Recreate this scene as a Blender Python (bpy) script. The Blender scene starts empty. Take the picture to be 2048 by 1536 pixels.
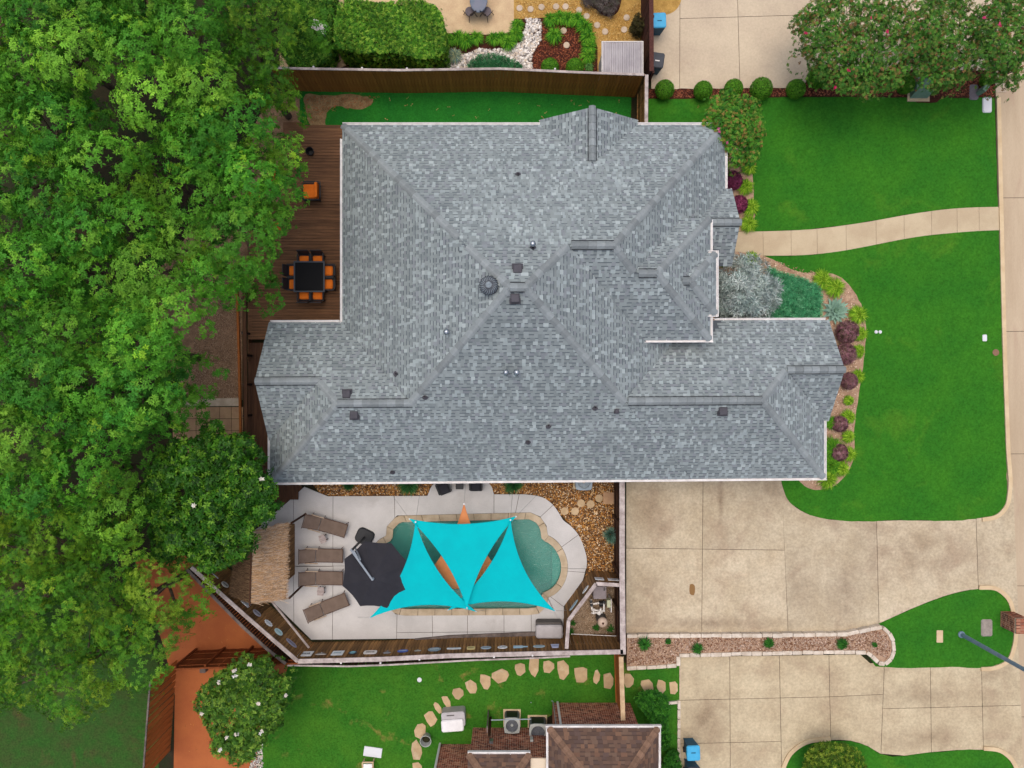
import bpy, bmesh, math, random
import numpy as np
from mathutils import Vector, Matrix

random.seed(7); RNG = np.random.default_rng(7)
SC = bpy.context.scene
COL = SC.collection
R = math.radians

# ---------------------------------------------------------------- camera, sky, sun, exposure
CAMZ, FPX = 34.0, 1428.0          # drone height in metres; focal length in photograph pixels (2048 wide)
cam_d = bpy.data.cameras.new('camera'); cam = bpy.data.objects.new('camera', cam_d); COL.objects.link(cam)
cam.location = (0, 0, CAMZ); cam.rotation_euler = (0, 0, 0)
cam_d.sensor_fit = 'HORIZONTAL'; cam_d.sensor_width = 36.0; cam_d.lens = 36.0 * FPX / 2048.0
cam_d.clip_start = 0.5; cam_d.clip_end = 2000
SC.camera = cam

SUN_EL, SUN_AZ = R(80), R(-25)    # soft light from the upper left of the picture
world = bpy.data.worlds.new('World'); SC.world = world; world.use_nodes = True
wn = world.node_tree.nodes; wl = world.node_tree.links; wn.clear()
sky = wn.new('ShaderNodeTexSky'); sky.sky_type = 'NISHITA'; sky.sun_disc = False
sky.sun_elevation = SUN_EL; sky.sun_rotation = SUN_AZ
sky.air_density = 1.0; sky.dust_density = 6.0; sky.ozone_density = 1.0
bg = wn.new('ShaderNodeBackground'); bg.inputs['Strength'].default_value = 0.15
wo = wn.new('ShaderNodeOutputWorld'); wl.new(sky.outputs[0], bg.inputs[0]); wl.new(bg.outputs[0], wo.inputs[0])
sun_d = bpy.data.lights.new('sun', 'SUN'); sun_d.energy = 0.6; sun_d.angle = R(60); sun_d.color = (1.0, 0.95, 0.87)
sun = bpy.data.objects.new('sun', sun_d); COL.objects.link(sun)
sdir = Vector((math.cos(SUN_EL) * math.sin(SUN_AZ), math.cos(SUN_EL) * math.cos(SUN_AZ), math.sin(SUN_EL)))
sun.rotation_euler = sdir.to_track_quat('Z', 'Y').to_euler(); sun.location = (0, 0, 60)
SC.view_settings.view_transform = 'Standard'; SC.view_settings.look = 'None'
SC.view_settings.exposure = 0.30; SC.view_settings.gamma = 1.0; SC.view_settings.use_curve_mapping = False
SC.render.engine = 'CYCLES'
SC.cycles.use_denoising = True
SC.cycles.max_bounces = 6; SC.cycles.diffuse_bounces = 3; SC.cycles.glossy_bounces = 2
SC.cycles.transmission_bounces = 4; SC.cycles.transparent_max_bounces = 6
SC.cycles.sample_clamp_indirect = 4.0

# ---------------------------------------------------------------- measuring and mesh helpers
def P(u, v, z=0.0):
    """the point at height z that was measured at (u, v) in the photograph"""
    k = (CAMZ - z) / FPX
    return Vector(((u - 1024) * k, (768 - v) * k, z))
def XY(pts, z=0.0):
    return [tuple(P(u, v, z)[:2]) for u, v in pts]
def area2(p):
    return sum(p[i - 1][0] * p[i][1] - p[i][0] * p[i - 1][1] for i in range(len(p))) / 2
def ccw(p):
    return list(p) if area2(p) > 0 else list(p)[::-1]
def smooth(pts, n=5, closed=False):
    """curve through measured points, tangents weighted by spacing so that it never overshoots"""
    N = len(pts); V = [Vector(p) for p in pts]; out = []
    g = lambda j: V[j % N] if closed else V[max(0, min(N - 1, j))]
    def tan(j):
        d0, d1 = g(j) - g(j - 1), g(j + 1) - g(j); l0, l1 = max(d0.length, 1e-6), max(d1.length, 1e-6)
        if d0.length < 1e-5: return d1 / l1
        if d1.length < 1e-5: return d0 / l0
        return (d0 / l0 * l1 + d1 / l1 * l0) / (l0 + l1)
    for i in (range(N) if closed else range(N - 1)):
        p, q = g(i), g(i + 1); l = (q - p).length; m0, m1 = tan(i) * l, tan(i + 1) * l
        for k in range(n):
            t = k / n; r = p * (2 * t ** 3 - 3 * t * t + 1) + m0 * (t ** 3 - 2 * t * t + t) + q * (3 * t * t - 2 * t ** 3) + m1 * (t ** 3 - t * t); out.append((r.x, r.y))
    if not closed: out.append(tuple(pts[-1]))
    return out
def clip(poly, a, b):
    out = []
    s = lambda p: (b[0] - a[0]) * (p[1] - a[1]) - (b[1] - a[1]) * (p[0] - a[0])
    for i in range(len(poly)):
        p, q = poly[i - 1], poly[i]; sp, sq = s(p), s(q)
        if (sp > 0) != (sq > 0):
            t = sp / (sp - sq); out.append((p[0] + (q[0] - p[0]) * t, p[1] + (q[1] - p[1]) * t))
        if sq > 0: out.append(q)
    return out
def inset(poly, d):
    poly = ccw(poly); q = [p for i, p in enumerate(poly) if (p[0] - poly[i - 1][0]) ** 2 + (p[1] - poly[i - 1][1]) ** 2 > 1e-6]
    out = []; n = len(q)
    for i in range(n):
        a, b, c = Vector(q[i - 1]), Vector(q[i]), Vector(q[(i + 1) % n])
        e1 = (b - a).normalized(); e2 = (c - b).normalized()
        n1 = Vector((-e1.y, e1.x)); n2 = Vector((-e2.y, e2.x)); m = n1 + n2
        L = m.length
        if L < 0.3: out.append(tuple(b + n1 * d)); continue
        m /= L; out.append(tuple(b + m * (d * min(1 / max(0.35, m.dot(n1)), 2.5))))
    return out
def inside(px, py, poly):
    c = np.zeros(px.shape, bool); n = len(poly)
    for i in range(n):
        x1, y1 = poly[i - 1]; x2, y2 = poly[i]
        if y1 == y2: continue
        c ^= ((y1 > py) != (y2 > py)) & (px < (x2 - x1) * (py - y1) / (y2 - y1) + x1)
    return c
def scatter(poly, n):
    a = np.array(poly); lo, hi = a.min(0), a.max(0); out = np.zeros((0, 2))
    while len(out) < n:
        q = RNG.uniform(lo, hi, (n * 2, 2)); out = np.vstack([out, q[inside(q[:, 0], q[:, 1], poly)]])
    return out[:n]
def wloc(o):
    v = Vector((0, 0, 0))
    while o is not None: v += o.location; o = o.parent
    return v
def L(hexs, k=1.0):
    """display colour -> linear"""
    c = [int(hexs[i:i + 2], 16) / 255 for i in (1, 3, 5)]
    return tuple(k * (x / 12.92 if x < .04045 else ((x + .055) / 1.055) ** 2.4) for x in c)

class MB:
    def __init__(s): s.v = []; s.f = []; s.c = []; s.col = (1, 1, 1)
    def add(s, vs, fs, col=None):
        b = len(s.v); s.v += [tuple(p) for p in vs]; s.f += [[b + i for i in f] for f in fs]; s.c += [col or s.col] * len(vs); return s
    def prism(s, poly, z0, z1, bottom=False, col=None):
        p = ccw(poly); n = len(p)
        vs = [(x, y, z0) for x, y in p] + [(x, y, z1) for x, y in p]
        fs = [list(range(n, 2 * n))] + [[i, (i + 1) % n, n + (i + 1) % n, n + i] for i in range(n)]
        if bottom: fs.append(list(range(n))[::-1])
        return s.add(vs, fs, col)
    def sheet(s, poly, z, col=None):
        p = ccw(poly); return s.add([(x, y, z) for x, y in p], [list(range(len(p)))], col)
    def box(s, c, size, rot=0, col=None):
        """centre x, y and bottom z"""
        cs, sn = math.cos(rot), math.sin(rot); a, b, h = size[0] / 2, size[1] / 2, size[2]
        q = [(c[0] + x * cs - y * sn, c[1] + x * sn + y * cs) for x, y in ((-a, -b), (a, -b), (a, b), (-a, b))]
        return s.prism(q, c[2], c[2] + h, True, col)
    def rbox(s, c, size, r=.05, rot=0, col=None, seg=4, ch=None):
        """box with rounded plan corners and a chamfered top"""
        ch = r * .4 if ch is None else ch
        def ring(i):
            o = []; a, b = size[0] / 2 - i, size[1] / 2 - i; rr = max(r - i, .004)
            for cx, cy, t0 in ((a - rr, b - rr, 0), (-a + rr, b - rr, 90), (-a + rr, -b + rr, 180), (a - rr, -b + rr, 270)):
                for k in range(seg + 1):
                    t = R(t0 + 90 * k / seg); o.append((cx + rr * math.cos(t), cy + rr * math.sin(t)))
            return o
        cs, sn = math.cos(rot), math.sin(rot); vs = []; n = 4 * (seg + 1)
        for i, z in ((0, 0), (0, size[2] - ch), (ch, size[2])):
            vs += [(c[0] + x * cs - y * sn, c[1] + x * sn + y * cs, c[2] + z) for x, y in ring(i)]
        fs = [list(range(2 * n, 3 * n)), list(range(n))[::-1]]
        for k in (0, n):
            fs += [[k + i, k + (i + 1) % n, k + n + (i + 1) % n, k + n + i] for i in range(n)]
        return s.add(vs, fs, col)
    def beam(s, p, q, w, h, up=(0, 0, 1), col=None):
        p, q = Vector(p), Vector(q); d = (q - p).normalized(); up = Vector(up)
        if abs(d.dot(up)) > .98: up = Vector((0, 1, 0)) if abs(d.y) < .9 else Vector((1, 0, 0))
        x = d.cross(up).normalized() * w / 2; y = x.cross(d).normalized() * h / 2
        vs = [e + a * x + b * y for e in (p, q) for a, b in ((-1, -1), (1, -1), (1, 1), (-1, 1))]
        return s.add(vs, [[3, 2, 1, 0], [4, 5, 6, 7], [0, 1, 5, 4], [1, 2, 6, 5], [2, 3, 7, 6], [3, 0, 4, 7]], col)
    def tube(s, pts, r, n=6, col=None):
        pts = [Vector(p) for p in pts]; rs = r if isinstance(r, (list, tuple)) else [r] * len(pts); vs = []; fs = []
        d0 = (pts[-1] - pts[0]).normalized(); ref = Vector((1, 0, 0)) if abs(d0.x) < .8 else Vector((0, 1, 0))
        for i, p in enumerate(pts):
            d = (pts[min(i + 1, len(pts) - 1)] - pts[max(i - 1, 0)]).normalized()
            x = d.cross(ref).normalized(); y = d.cross(x)
            vs += [p + rs[i] * (math.cos(2 * math.pi * k / n) * x + math.sin(2 * math.pi * k / n) * y) for k in range(n)]
        for i in range(len(pts) - 1):
            fs += [[i * n + k, i * n + (k + 1) % n, (i + 1) * n + (k + 1) % n, (i + 1) * n + k] for k in range(n)]
        fs += [list(range(n))[::-1], list(range((len(pts) - 1) * n, len(pts) * n))]
        return s.add(vs, fs, col)
    def lathe(s, c, prof, n=16, col=None, sx=1, sy=1):
        vs = []; fs = []
        for r, z in prof:
            vs += [(c[0] + sx * r * math.cos(2 * math.pi * k / n), c[1] + sy * r * math.sin(2 * math.pi * k / n), c[2] + z) for k in range(n)]
        for i in range(len(prof) - 1):
            fs += [[i * n + k, i * n + (k + 1) % n, (i + 1) * n + (k + 1) % n, (i + 1) * n + k] for k in range(n)]
        fs += [list(range(n))[::-1], list(range((len(prof) - 1) * n, len(prof) * n))]
        return s.add(vs, fs, col)
    def mesh(s, name, off=Vector((0, 0, 0)), warp=None):
        vs = [warp(p) for p in s.v] if warp else s.v
        me = bpy.data.meshes.new(name)
        me.from_pydata([(p[0] - off[0], p[1] - off[1], p[2] - off[2]) for p in vs], [], s.f)
        if any(c != (1, 1, 1) for c in s.c):
            at = me.attributes.new('Col', 'FLOAT_COLOR', 'POINT')
            at.data.foreach_set('color', np.array([(c[0], c[1], c[2], 1) for c in s.c], np.float32).ravel())
        return me
    def build(s, name, m, parent=None, smooth=False, kind=None, warp=None):
        me = s.mesh(name, wloc(parent), warp)
        if smooth: me.shade_smooth()
        return link(name, me, m, parent, kind)
def link(name, me, m, parent=None, kind=None):
    if m is not None and not me.materials: me.materials.append(m)
    o = bpy.data.objects.new(name, me); COL.objects.link(o)
    if parent is not None: o.parent = parent
    if kind: o['kind'] = kind
    return o
def np_mesh(name, V, F, C=None):
    """V (n,3), F (m,k) same-size faces, C (n,3) point colours"""
    me = bpy.data.meshes.new(name); V = np.asarray(V, np.float32); F = np.asarray(F, np.int32); m, k = F.shape
    me.vertices.add(len(V)); me.vertices.foreach_set('co', V.ravel())
    me.loops.add(m * k); me.loops.foreach_set('vertex_index', F.ravel())
    me.polygons.add(m); me.polygons.foreach_set('loop_start', np.arange(0, m * k, k, dtype=np.int32))
    try: me.polygons.foreach_set('loop_total', np.full(m, k, np.int32))
    except Exception: pass
    if C is not None:
        at = me.attributes.new('Col', 'FLOAT_COLOR', 'POINT')
        at.data.foreach_set('color', np.hstack([np.asarray(C, np.float32), np.ones((len(V), 1), np.float32)]).ravel())
    me.update(calc_edges=True); return me
def thing(name, label, cat, loc=(0, 0, 0), group=None):
    o = bpy.data.objects.new(name, None); COL.objects.link(o); o.location = loc; o.empty_display_size = .2
    return tag(o, label, cat, group)
def tag(o, label, cat, group=None, kind=None):
    o['label'] = label; o['category'] = cat
    if group: o['group'] = group
    if kind: o['kind'] = kind
    return o
def structure(o, label=None):
    o['kind'] = 'structure'
    if label: o['label'] = label
    return o
def copy_tree(o, parent=None):
    c = o.copy(); COL.objects.link(c)
    if parent is not None: c.parent = parent
    for ch in list(o.children): copy_tree(ch, c)
    return c
ORD = ['first', 'second', 'third', 'fourth', 'fifth', 'sixth', 'seventh', 'eighth', 'ninth', 'tenth', 'eleventh', 'twelfth',
       'thirteenth', 'fourteenth', 'fifteenth', 'sixteenth', 'seventeenth', 'eighteenth', 'nineteenth', 'twentieth']

# ---------------------------------------------------------------- materials
def mat(name, c, c2=None, s=3.0, rough=.85, bump=0.0, bs=60.0, attr=False, rnd=0.0, spec=.25, metal=0.0, fine=0.0, fs=45.0,
        lo=.38, hi=.62, trans=0.0, c3=None, s3=1.0, lo3=.55, hi3=.7, stretch=None, speck=0.0, blots=None, blot_col=None):
    m = bpy.data.materials.new(name); m.use_nodes = True; nt = m.node_tree; N = nt.nodes; K = nt.links; N.clear()
    out = N.new('ShaderNodeOutputMaterial'); tc = N.new('ShaderNodeTexCoord'); co = tc.outputs['Object']
    if stretch:
        mp = N.new('ShaderNodeMapping'); mp.inputs['Scale'].default_value = stretch; K.new(co, mp.inputs[0]); co = mp.outputs[0]
    def noise(sc, det=5, dist=0.0):
        n = N.new('ShaderNodeTexNoise'); n.inputs['Distortion'].default_value = dist; n.inputs['Scale'].default_value = sc; n.inputs['Detail'].default_value = det
        n.inputs['Roughness'].default_value = .62; K.new(co, n.inputs['Vector']); return n.outputs[0]
    def mr(x, a, b, c_, d_):
        n = N.new('ShaderNodeMapRange'); n.inputs[1].default_value = a; n.inputs[2].default_value = b
        n.inputs[3].default_value = c_; n.inputs[4].default_value = d_; K.new(x, n.inputs[0]); return n.outputs[0]
    def mix(fac, a, b, mode='MIX'):
        n = N.new('ShaderNodeMix'); n.data_type = 'RGBA'; n.blend_type = mode
        for sock, val in ((n.inputs[0], fac), (n.inputs[6], a), (n.inputs[7], b)):
            if hasattr(val, 'is_linked') or hasattr(val, 'links'): K.new(val, sock)
            elif isinstance(val, (int, float)): sock.default_value = val
            else: sock.default_value = (*val[:3], 1)
        return n.outputs[2]
    col = None
    if c2 is not None: col = mix(mr(noise(s), lo, hi, 0, 1), c, c2)
    else:
        n = N.new('ShaderNodeRGB'); n.outputs[0].default_value = (*c, 1); col = n.outputs[0]
    if c3 is not None: col = mix(mr(noise(s3, 9, .5), lo3, hi3, 0, 1), col, c3)
    for bu, bv, ru, rv, st in blots or ():      # stains with a place of their own
        p = P(bu, bv); a = N.new('ShaderNodeVectorMath'); a.operation = 'SUBTRACT'; K.new(tc.outputs['Object'], a.inputs[0]); a.inputs[1].default_value = (p.x, p.y, 0)
        m_ = N.new('ShaderNodeVectorMath'); m_.operation = 'MULTIPLY'; K.new(a.outputs[0], m_.inputs[0]); m_.inputs[1].default_value = (42 / ru, 42 / rv, 0)
        ln = N.new('ShaderNodeVectorMath'); ln.operation = 'LENGTH'; K.new(m_.outputs[0], ln.inputs[0])
        f = N.new('ShaderNodeMath'); f.operation = 'MULTIPLY'; K.new(mr(ln.outputs['Value'], .15, 1.15, st, 0), f.inputs[0]); K.new(mr(noise(1.3, 8, .3), .32, .68, .25, 1.1), f.inputs[1]); f.use_clamp = True
        col = mix(f.outputs[0], col, blot_col)
    def scale(v):
        nonlocal col
        n = N.new('ShaderNodeVectorMath'); n.operation = 'SCALE'; K.new(col, n.inputs[0]); K.new(v, n.inputs['Scale']); col = n.outputs[0]
    if fine: scale(mr(noise(fs, 2), .25, .75, 1 - fine, 1 + fine))
    if speck: scale(mr(noise(30, 3), .56, .70, 1, 1 - speck)); scale(mr(noise(1.7, 7), .3, .7, 1.06, .92))
    if attr:
        a = N.new('ShaderNodeAttribute'); a.attribute_name = 'Col'; col = mix(1.0, col, a.outputs['Color'], 'MULTIPLY')
    if rnd:
        oi = N.new('ShaderNodeObjectInfo'); scale(mr(oi.outputs['Random'], 0, 1, 1 - rnd, 1 + rnd))
    if trans:
        d = N.new('ShaderNodeBsdfPrincipled'); d.inputs['Roughness'].default_value = rough; d.inputs['Specular IOR Level'].default_value = spec
        t = N.new('ShaderNodeBsdfTranslucent'); x = N.new('ShaderNodeMixShader'); x.inputs[0].default_value = trans
        K.new(col, d.inputs['Base Color']); K.new(col, t.inputs[0]); K.new(d.outputs[0], x.inputs[1]); K.new(t.outputs[0], x.inputs[2])
        if bump:
            bn = N.new('ShaderNodeBump'); bn.inputs['Strength'].default_value = bump; bn.inputs['Distance'].default_value = .05; K.new(noise(bs, 4, .6), bn.inputs['Height']); K.new(bn.outputs[0], d.inputs['Normal'])
        K.new(x.outputs[0], out.inputs[0]); return m
    b = N.new('ShaderNodeBsdfPrincipled'); K.new(col, b.inputs['Base Color'])
    b.inputs['Roughness'].default_value = rough; b.inputs['Metallic'].default_value = metal; b.inputs['Specular IOR Level'].default_value = spec
    if bump:
        bn = N.new('ShaderNodeBump'); bn.inputs['Strength'].default_value = bump; bn.inputs['Distance'].default_value = .03
        K.new(noise(bs, 4), bn.inputs['Height']); K.new(bn.outputs[0], b.inputs['Normal'])
    K.new(b.outputs[0], out.inputs[0]); return m

MT = {}
MT['shingle'] = mat('asphalt_shingle', (1.03, 1.03, 1.03), (.92, .925, .93), s=.7, lo=.3, hi=.7, attr=True, fine=.10, fs=60, rough=.95, spec=.1)
MT['cap'] = mat('shingle_cap', L('#7a8284'), L('#838a8c'), s=6, rnd=.20, fine=.07, fs=40, rough=.95, spec=.1)
MT['roofdeck'] = mat('roof_underlay', L('#565c62'), rough=.95)
MT['gutter'] = mat('white_gutter', L('#eceae8', .85), L('#d9d5d2', .85), s=3, rough=.5)
MT['darkline'] = mat('black_vent', L('#2c2e33'), rough=.8)
MT['vent'] = mat('vent_charcoal', L('#4b4a50'), L('#403f45'), rough=.7)
MT['brick'] = mat('red_brick', (1, 1, 1), attr=True, fine=.15, fs=30, rough=.92)
MT['mortar'] = mat('mortar', L('#d8c8b0', .9), fine=.1, rough=.95)
MT['wall'] = mat('house_wall', L('#a58a70', .8), L('#94785f', .8), rough=.9, bump=.3, bs=14)
MT['brownshingle'] = mat('brown_shingle', (1, 1, 1), attr=True, fine=.10, fs=50, rough=.95, spec=.1)
MT['browncap'] = mat('brown_cap', L('#7d6352'), L('#6e5748'), s=6, rnd=.22, fine=.08, rough=.95, spec=.1)
MT['glass'] = mat('window_glass', L('#2a3238'), rough=.08, spec=.6)
MT['trim'] = mat('white_trim', L('#dcd7cf', .85), rough=.6)
# ---------------------------------------------------------------- ground materials
A = .82
MT['ground'] = mat('soil_and_thin_grass', L('#30281b', A), L('#263018', A), s=1.2, fine=.3, fs=14, c3=L('#463624', A), s3=.6, rough=1)
MT['lawn'] = mat('mown_lawn', L('#2f6e21', A), L('#3c7a21', A), s=.55, lo=.3, hi=.7, fine=.28, fs=11, c3=L('#5a8626', A), s3=.35, lo3=.56, hi3=.8, rough=1, spec=.05, bump=.6, bs=40)
MT['lawn_patchy'] = mat('patchy_lawn', L('#316b20', A), L('#467923', A), s=.7, lo=.3, hi=.7, fine=.32, fs=13, c3=L('#7f7a3c', A), s3=.75, lo3=.59, hi3=.70, rough=1, spec=.05, bump=.6, bs=36)
MT['lawn_worn'] = mat('worn_side_lawn', L('#24702a', A), L('#2f802c', A), s=.8, lo=.3, hi=.7, fine=.28, fs=15, c3=L('#9a8258', A), s3=.62, lo3=.68, hi3=.76, rough=1, spec=.05, bump=.6, bs=36)
MT['lawn_painted_shade'] = mat('thin_grass_painted_shade', L('#2f5a1e', A), L('#3a4f22', A), s=1.1, fine=.35, fs=12, c3=L('#54472c', A), s3=.8, lo3=.56, hi3=.75, rough=1)  # thin grass and soil; tree shade is put into the darker greens
MT['conc_drive'] = mat('stained_driveway_concrete', L('#ccbea3', A), L('#bbab8f', A), s=.6, lo=.34, hi=.66, c3=L('#a8937b', A), s3=.55, lo3=.5, hi3=.78, fine=.18, blot_col=L('#7d6753', A), blots=[(1441, 990, 7, 60, .8), (1692, 1185, 40, 76, .6), (1835, 1110, 130, 72, .5), (1305, 1030, 40, 76, .42), (1530, 985, 66, 46, .42), (1420, 1248, 190, 20, .6), (1300, 1170, 46, 66, .32), (1600, 1170, 56, 76, .38), (1960, 1120, 34, 56, .28), (1740, 1070, 46, 30, .36)], fs=9, rnd=.055, speck=.22, rough=.9)
MT['conc_north'] = mat('pale_driveway_concrete', L('#cfbfa5', A), L('#c2b19a', A), s=.4, c3=L('#bda58c', A), s3=.5, lo3=.58, hi3=.85, fine=.09, fs=12, rnd=.02, rough=.9)
MT['conc_south'] = mat('neighbour_driveway_concrete', L('#cbbc9d', A), L('#bbaa8c', A), s=.5, c3=L('#a8937a', A), s3=.5, lo3=.54, hi3=.8, fine=.16, blot_col=L('#85705a', A), blots=[(1412, 1435, 44, 58, .7), (1845, 1388, 120, 28, .52), (1840, 1475, 100, 28, .5), (1392, 1350, 14, 60, .35), (1990, 1345, 40, 24, .35), (1450, 1320, 60, 30, .35), (1650, 1470, 50, 22, .3)], fs=9, rnd=.03, speck=.2, rough=.9)
MT['walk'] = mat('front_walk_concrete', L('#cab99a', A), L('#beab8d', A), s=.8, fine=.06, fs=24, rnd=.025, rough=.9)
MT['street'] = mat('street_concrete', L('#c5b297', A), L('#b8a489', A), s=.4, fine=.07, fs=22, rnd=.025, rough=.9, c3=L('#b59a84', A), s3=.7, lo3=.55, hi3=.8, stretch=(2.2, .35, 1))
MT['kerb'] = mat('kerb_concrete', L('#dac49f', A), L('#cdb48f', A), s=1.5, fine=.06, rough=.9)
MT['pooldeck'] = mat('pool_deck_concrete', L('#d2d0ce', A), L('#c5c3c1', A), s=.7, c3=L('#b0aaa6', A), s3=.5, lo3=.6, hi3=.85, fine=.06, fs=20, rnd=.015, rough=.8)
MT['joint'] = mat('joint_dirt', L('#5a4a39', A), L('#453a2e', A), s=4, rough=1)
MT['coping'] = mat('limestone_coping', L('#c8b69c', A), L('#b4a287', A), s=2.2, fine=.07, rnd=.07, rough=.8, bump=.15, bs=20)
MT['bed'] = mat('decomposed_bed_soil', L('#b89a80', A), L('#a0826a', A), s=4, fine=.25, fs=25, rough=1)
MT['mulch'] = mat('brown_mulch_soil', L('#4e281c', A), L('#3a1d15', A), s=5, fine=.3, fs=25, rough=1)
MT['gravelbase'] = mat('gravel_bed_soil', L('#6b4c30', A), L('#4c3724', A), s=6, fine=.3, fs=30, rough=1)
MT['goldgravel'] = mat('golden_gravel_path', L('#c09a55', A), L('#a88445', A), s=3, fine=.28, fs=30, rough=1)
MT['patio'] = mat('patio_aggregate', L('#d4ba93', A), L('#c6a985', A), s=1.5, fine=.13, fs=26, rough=.9)
MT['terracotta'] = mat('terracotta_court_surface', L('#b4683a', A), L('#a55b34', A), s=.6, c3=L('#8a4d2d', A), s3=.3, lo3=.5, hi3=.75, fine=.06, fs=20, rough=.9)
MT['pebble'] = mat('pebbles', (1.22, 1.2, 1.18), attr=True, fine=.12, fs=40, rough=.75)
MT['limestone'] = mat('white_limestone', L('#ddd2c2', A), L('#c6b7a4', A), s=4, fine=.12, rnd=.08, rough=.9, bump=.3, bs=12)
MT['flag'] = mat('tan_flagstone', L('#cbb08a', A), L('#b99d78', A), s=2.5, c3=L('#d2bf9f', A), s3=1.2, fine=.1, rnd=.1, rough=.9, bump=.25, bs=14)
MT['paver'] = mat('square_paver', L('#c4a07a', A), L('#b08c6c', A), s=2, fine=.1, rnd=.08, rough=.9)
MT['steppad'] = mat('round_stepping_stone', L('#cdbba5', A), L('#b9a58d', A), s=3, fine=.1, rnd=.08, rough=.9)

# ---------------------------------------------------------------- pool outline (water's edge)
pool_px = [(800, 1043), (1058, 1037), (1072, 1043), (1081, 1056), (1084, 1078), (1102, 1088), (1116, 1106), (1123, 1130), (1119, 1156),
           (1106, 1175), (1084, 1187), (1082, 1205), (1072, 1215), (1056, 1217), (812, 1218), (797, 1216), (787, 1206), (784, 1188),
           (762, 1176), (749, 1156), (745, 1132), (751, 1108), (765, 1090), (784, 1079), (786, 1058)]
POOL = ccw(XY(pool_px[:4] + smooth(pool_px[4:11], 4)[:-1] + pool_px[10:17] + smooth(pool_px[17:24], 4)[:-1] + pool_px[23:25]))
def grow(poly, d):
    """outline pushed outward; points that would fold over at the inner corners are gathered there"""
    q = inset(poly, -d); m = len(q)
    def dist(p):
        b_ = 9
        for i in range(len(poly)):
            a, c = Vector(poly[i - 1]), Vector(poly[i]); e = c - a; t = max(0, min(1, (Vector(p) - a).dot(e) / max(e.dot(e), 1e-9))); b_ = min(b_, (a + e * t - Vector(p)).length)
        return b_
    ok = [dist(p) > abs(d) * .93 for p in q]
    for i in range(m):
        if not ok[i]:
            a = next(q[(i - k) % m] for k in range(1, m) if ok[(i - k) % m]); c = next(q[(i + k) % m] for k in range(1, m) if ok[(i + k) % m]); q[i] = ((a[0] + c[0]) / 2, (a[1] + c[1]) / 2)
    return q
OUT = grow(POOL, .29); COPE = [p for i, p in enumerate(OUT) if (Vector(p) - Vector(OUT[i - 1])).length > .01]

def ring_halves(poly, big=300.0):
    """two plain outlines that together surround a basin"""
    iR = max(range(len(poly)), key=lambda i: poly[i][0]); q = poly[iR:] + poly[:iR]; iL = min(range(len(q)), key=lambda i: q[i][0])
    up, lo = q[:iL + 1], q[iL:] + q[:1]
    return [[(-big, up[-1][1]), up[-1]] + up[::-1][1:] + [(big, up[0][1]), (big, big), (-big, big)], [(big, up[0][1]), up[0]] + lo[::-1][1:] + [(-big, up[-1][1]), (-big, -big), (big, -big)]]
gb = MB()
for hq in ring_halves(POOL): gb.sheet(hq, 0.0)
structure(gb.build('ground', MT['ground']), 'dark soil and thin grass under the trees')

def flat(name, px, z, m, label=None, sm=False, jit=0):
    pts = smooth(px, 5, True) if sm else px
    pts = XY(pts)
    if jit:
        q = []
        for i in range(len(pts)):
            a, b = Vector(pts[i - 1]), Vector(pts[i]); n = max(1, int((b - a).length / .25))
            for k in range(n):
                p = a.lerp(b, (k + 1) / n); q.append((p.x + random.uniform(-jit, jit), p.y + random.uniform(-jit, jit)))
        pts = q
    return structure(MB().sheet(pts, z).build(name, m), label)
def slabs(name, px, cuts, ztop, m, label, gap=.022, piece='slab', z0=-.04, bed=True):
    """paving cut into separate slabs by measured joint lines"""
    base = XY(px); root = structure(MB().sheet(inset(base, .01), ztop - .022).build(name, MT['joint']), label)
    pcs = [base]
    for c in cuts:
        a, b = XY(c[:2]); lim = c[2] if len(c) > 2 else None; new = []
        for q in pcs:
            cx = sum(p[0] for p in q) / len(q); cy = sum(p[1] for p in q) / len(q)
            u, v = cx * FPX / CAMZ + 1024, 768 - cy * FPX / CAMZ
            if lim and not (lim[0] <= u <= lim[2] and lim[1] <= v <= lim[3]): new.append(q); continue
            for s in (clip(q, a, b), clip(q, b, a)):
                if len(s) > 2 and abs(area2(s)) > .02: new.append(s)
        pcs = new
    for q in pcs:
        MB().prism(inset(q, gap / 2), z0, ztop).build(piece, m, root)
    return root

# street, kerb, lawns
slabs('street', [(1992, -120), (2420, -120), (2420, 1700), (2036, 1700), (2026, 1500), (2020, 1225), (2014, 985), (2010, 900), (2003, 700), (1996, 414), (1991, 190)],
      [((1990, v), (2420, v - 3)) for v in (28, 396, 663, 908, 1172, 1434, 1640)] + [((2215, -120), (2235, 1700))], .012, MT['street'], 'beige concrete street along the front lawns')
def ribbon(line, w, z0, z1):
    """closed plan outline of a strip to the outer side of a measured line"""
    p = [Vector(q) for q in XY(line)]; o = []
    for i in range(len(p)):
        d = (p[min(i + 1, len(p) - 1)] - p[max(i - 1, 0)]).normalized(); o.append(p[i] + Vector((-d.y, d.x)) * w)
    return [tuple(q) for q in p] + [tuple(q) for q in o[::-1]]
kerb_lines = [smooth([(1991, 196), (1996, 414), (2003, 700), (2010, 900), (2013, 985), (2008, 1009), (1991, 1028), (1962, 1035)], 6),
              smooth([(1956, 1178), (1990, 1181), (2012, 1200), (2021, 1228), (2023, 1288), (2011, 1318), (1985, 1331), (1960, 1333)], 6),
              smooth([(1965, 1499), (1998, 1504), (2018, 1520), (2030, 1545), (2038, 1700)], 5),
              smooth([(1660, 1480), (1612, 1487), (1583, 1508), (1568, 1540), (1562, 1600)], 5)]
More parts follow.
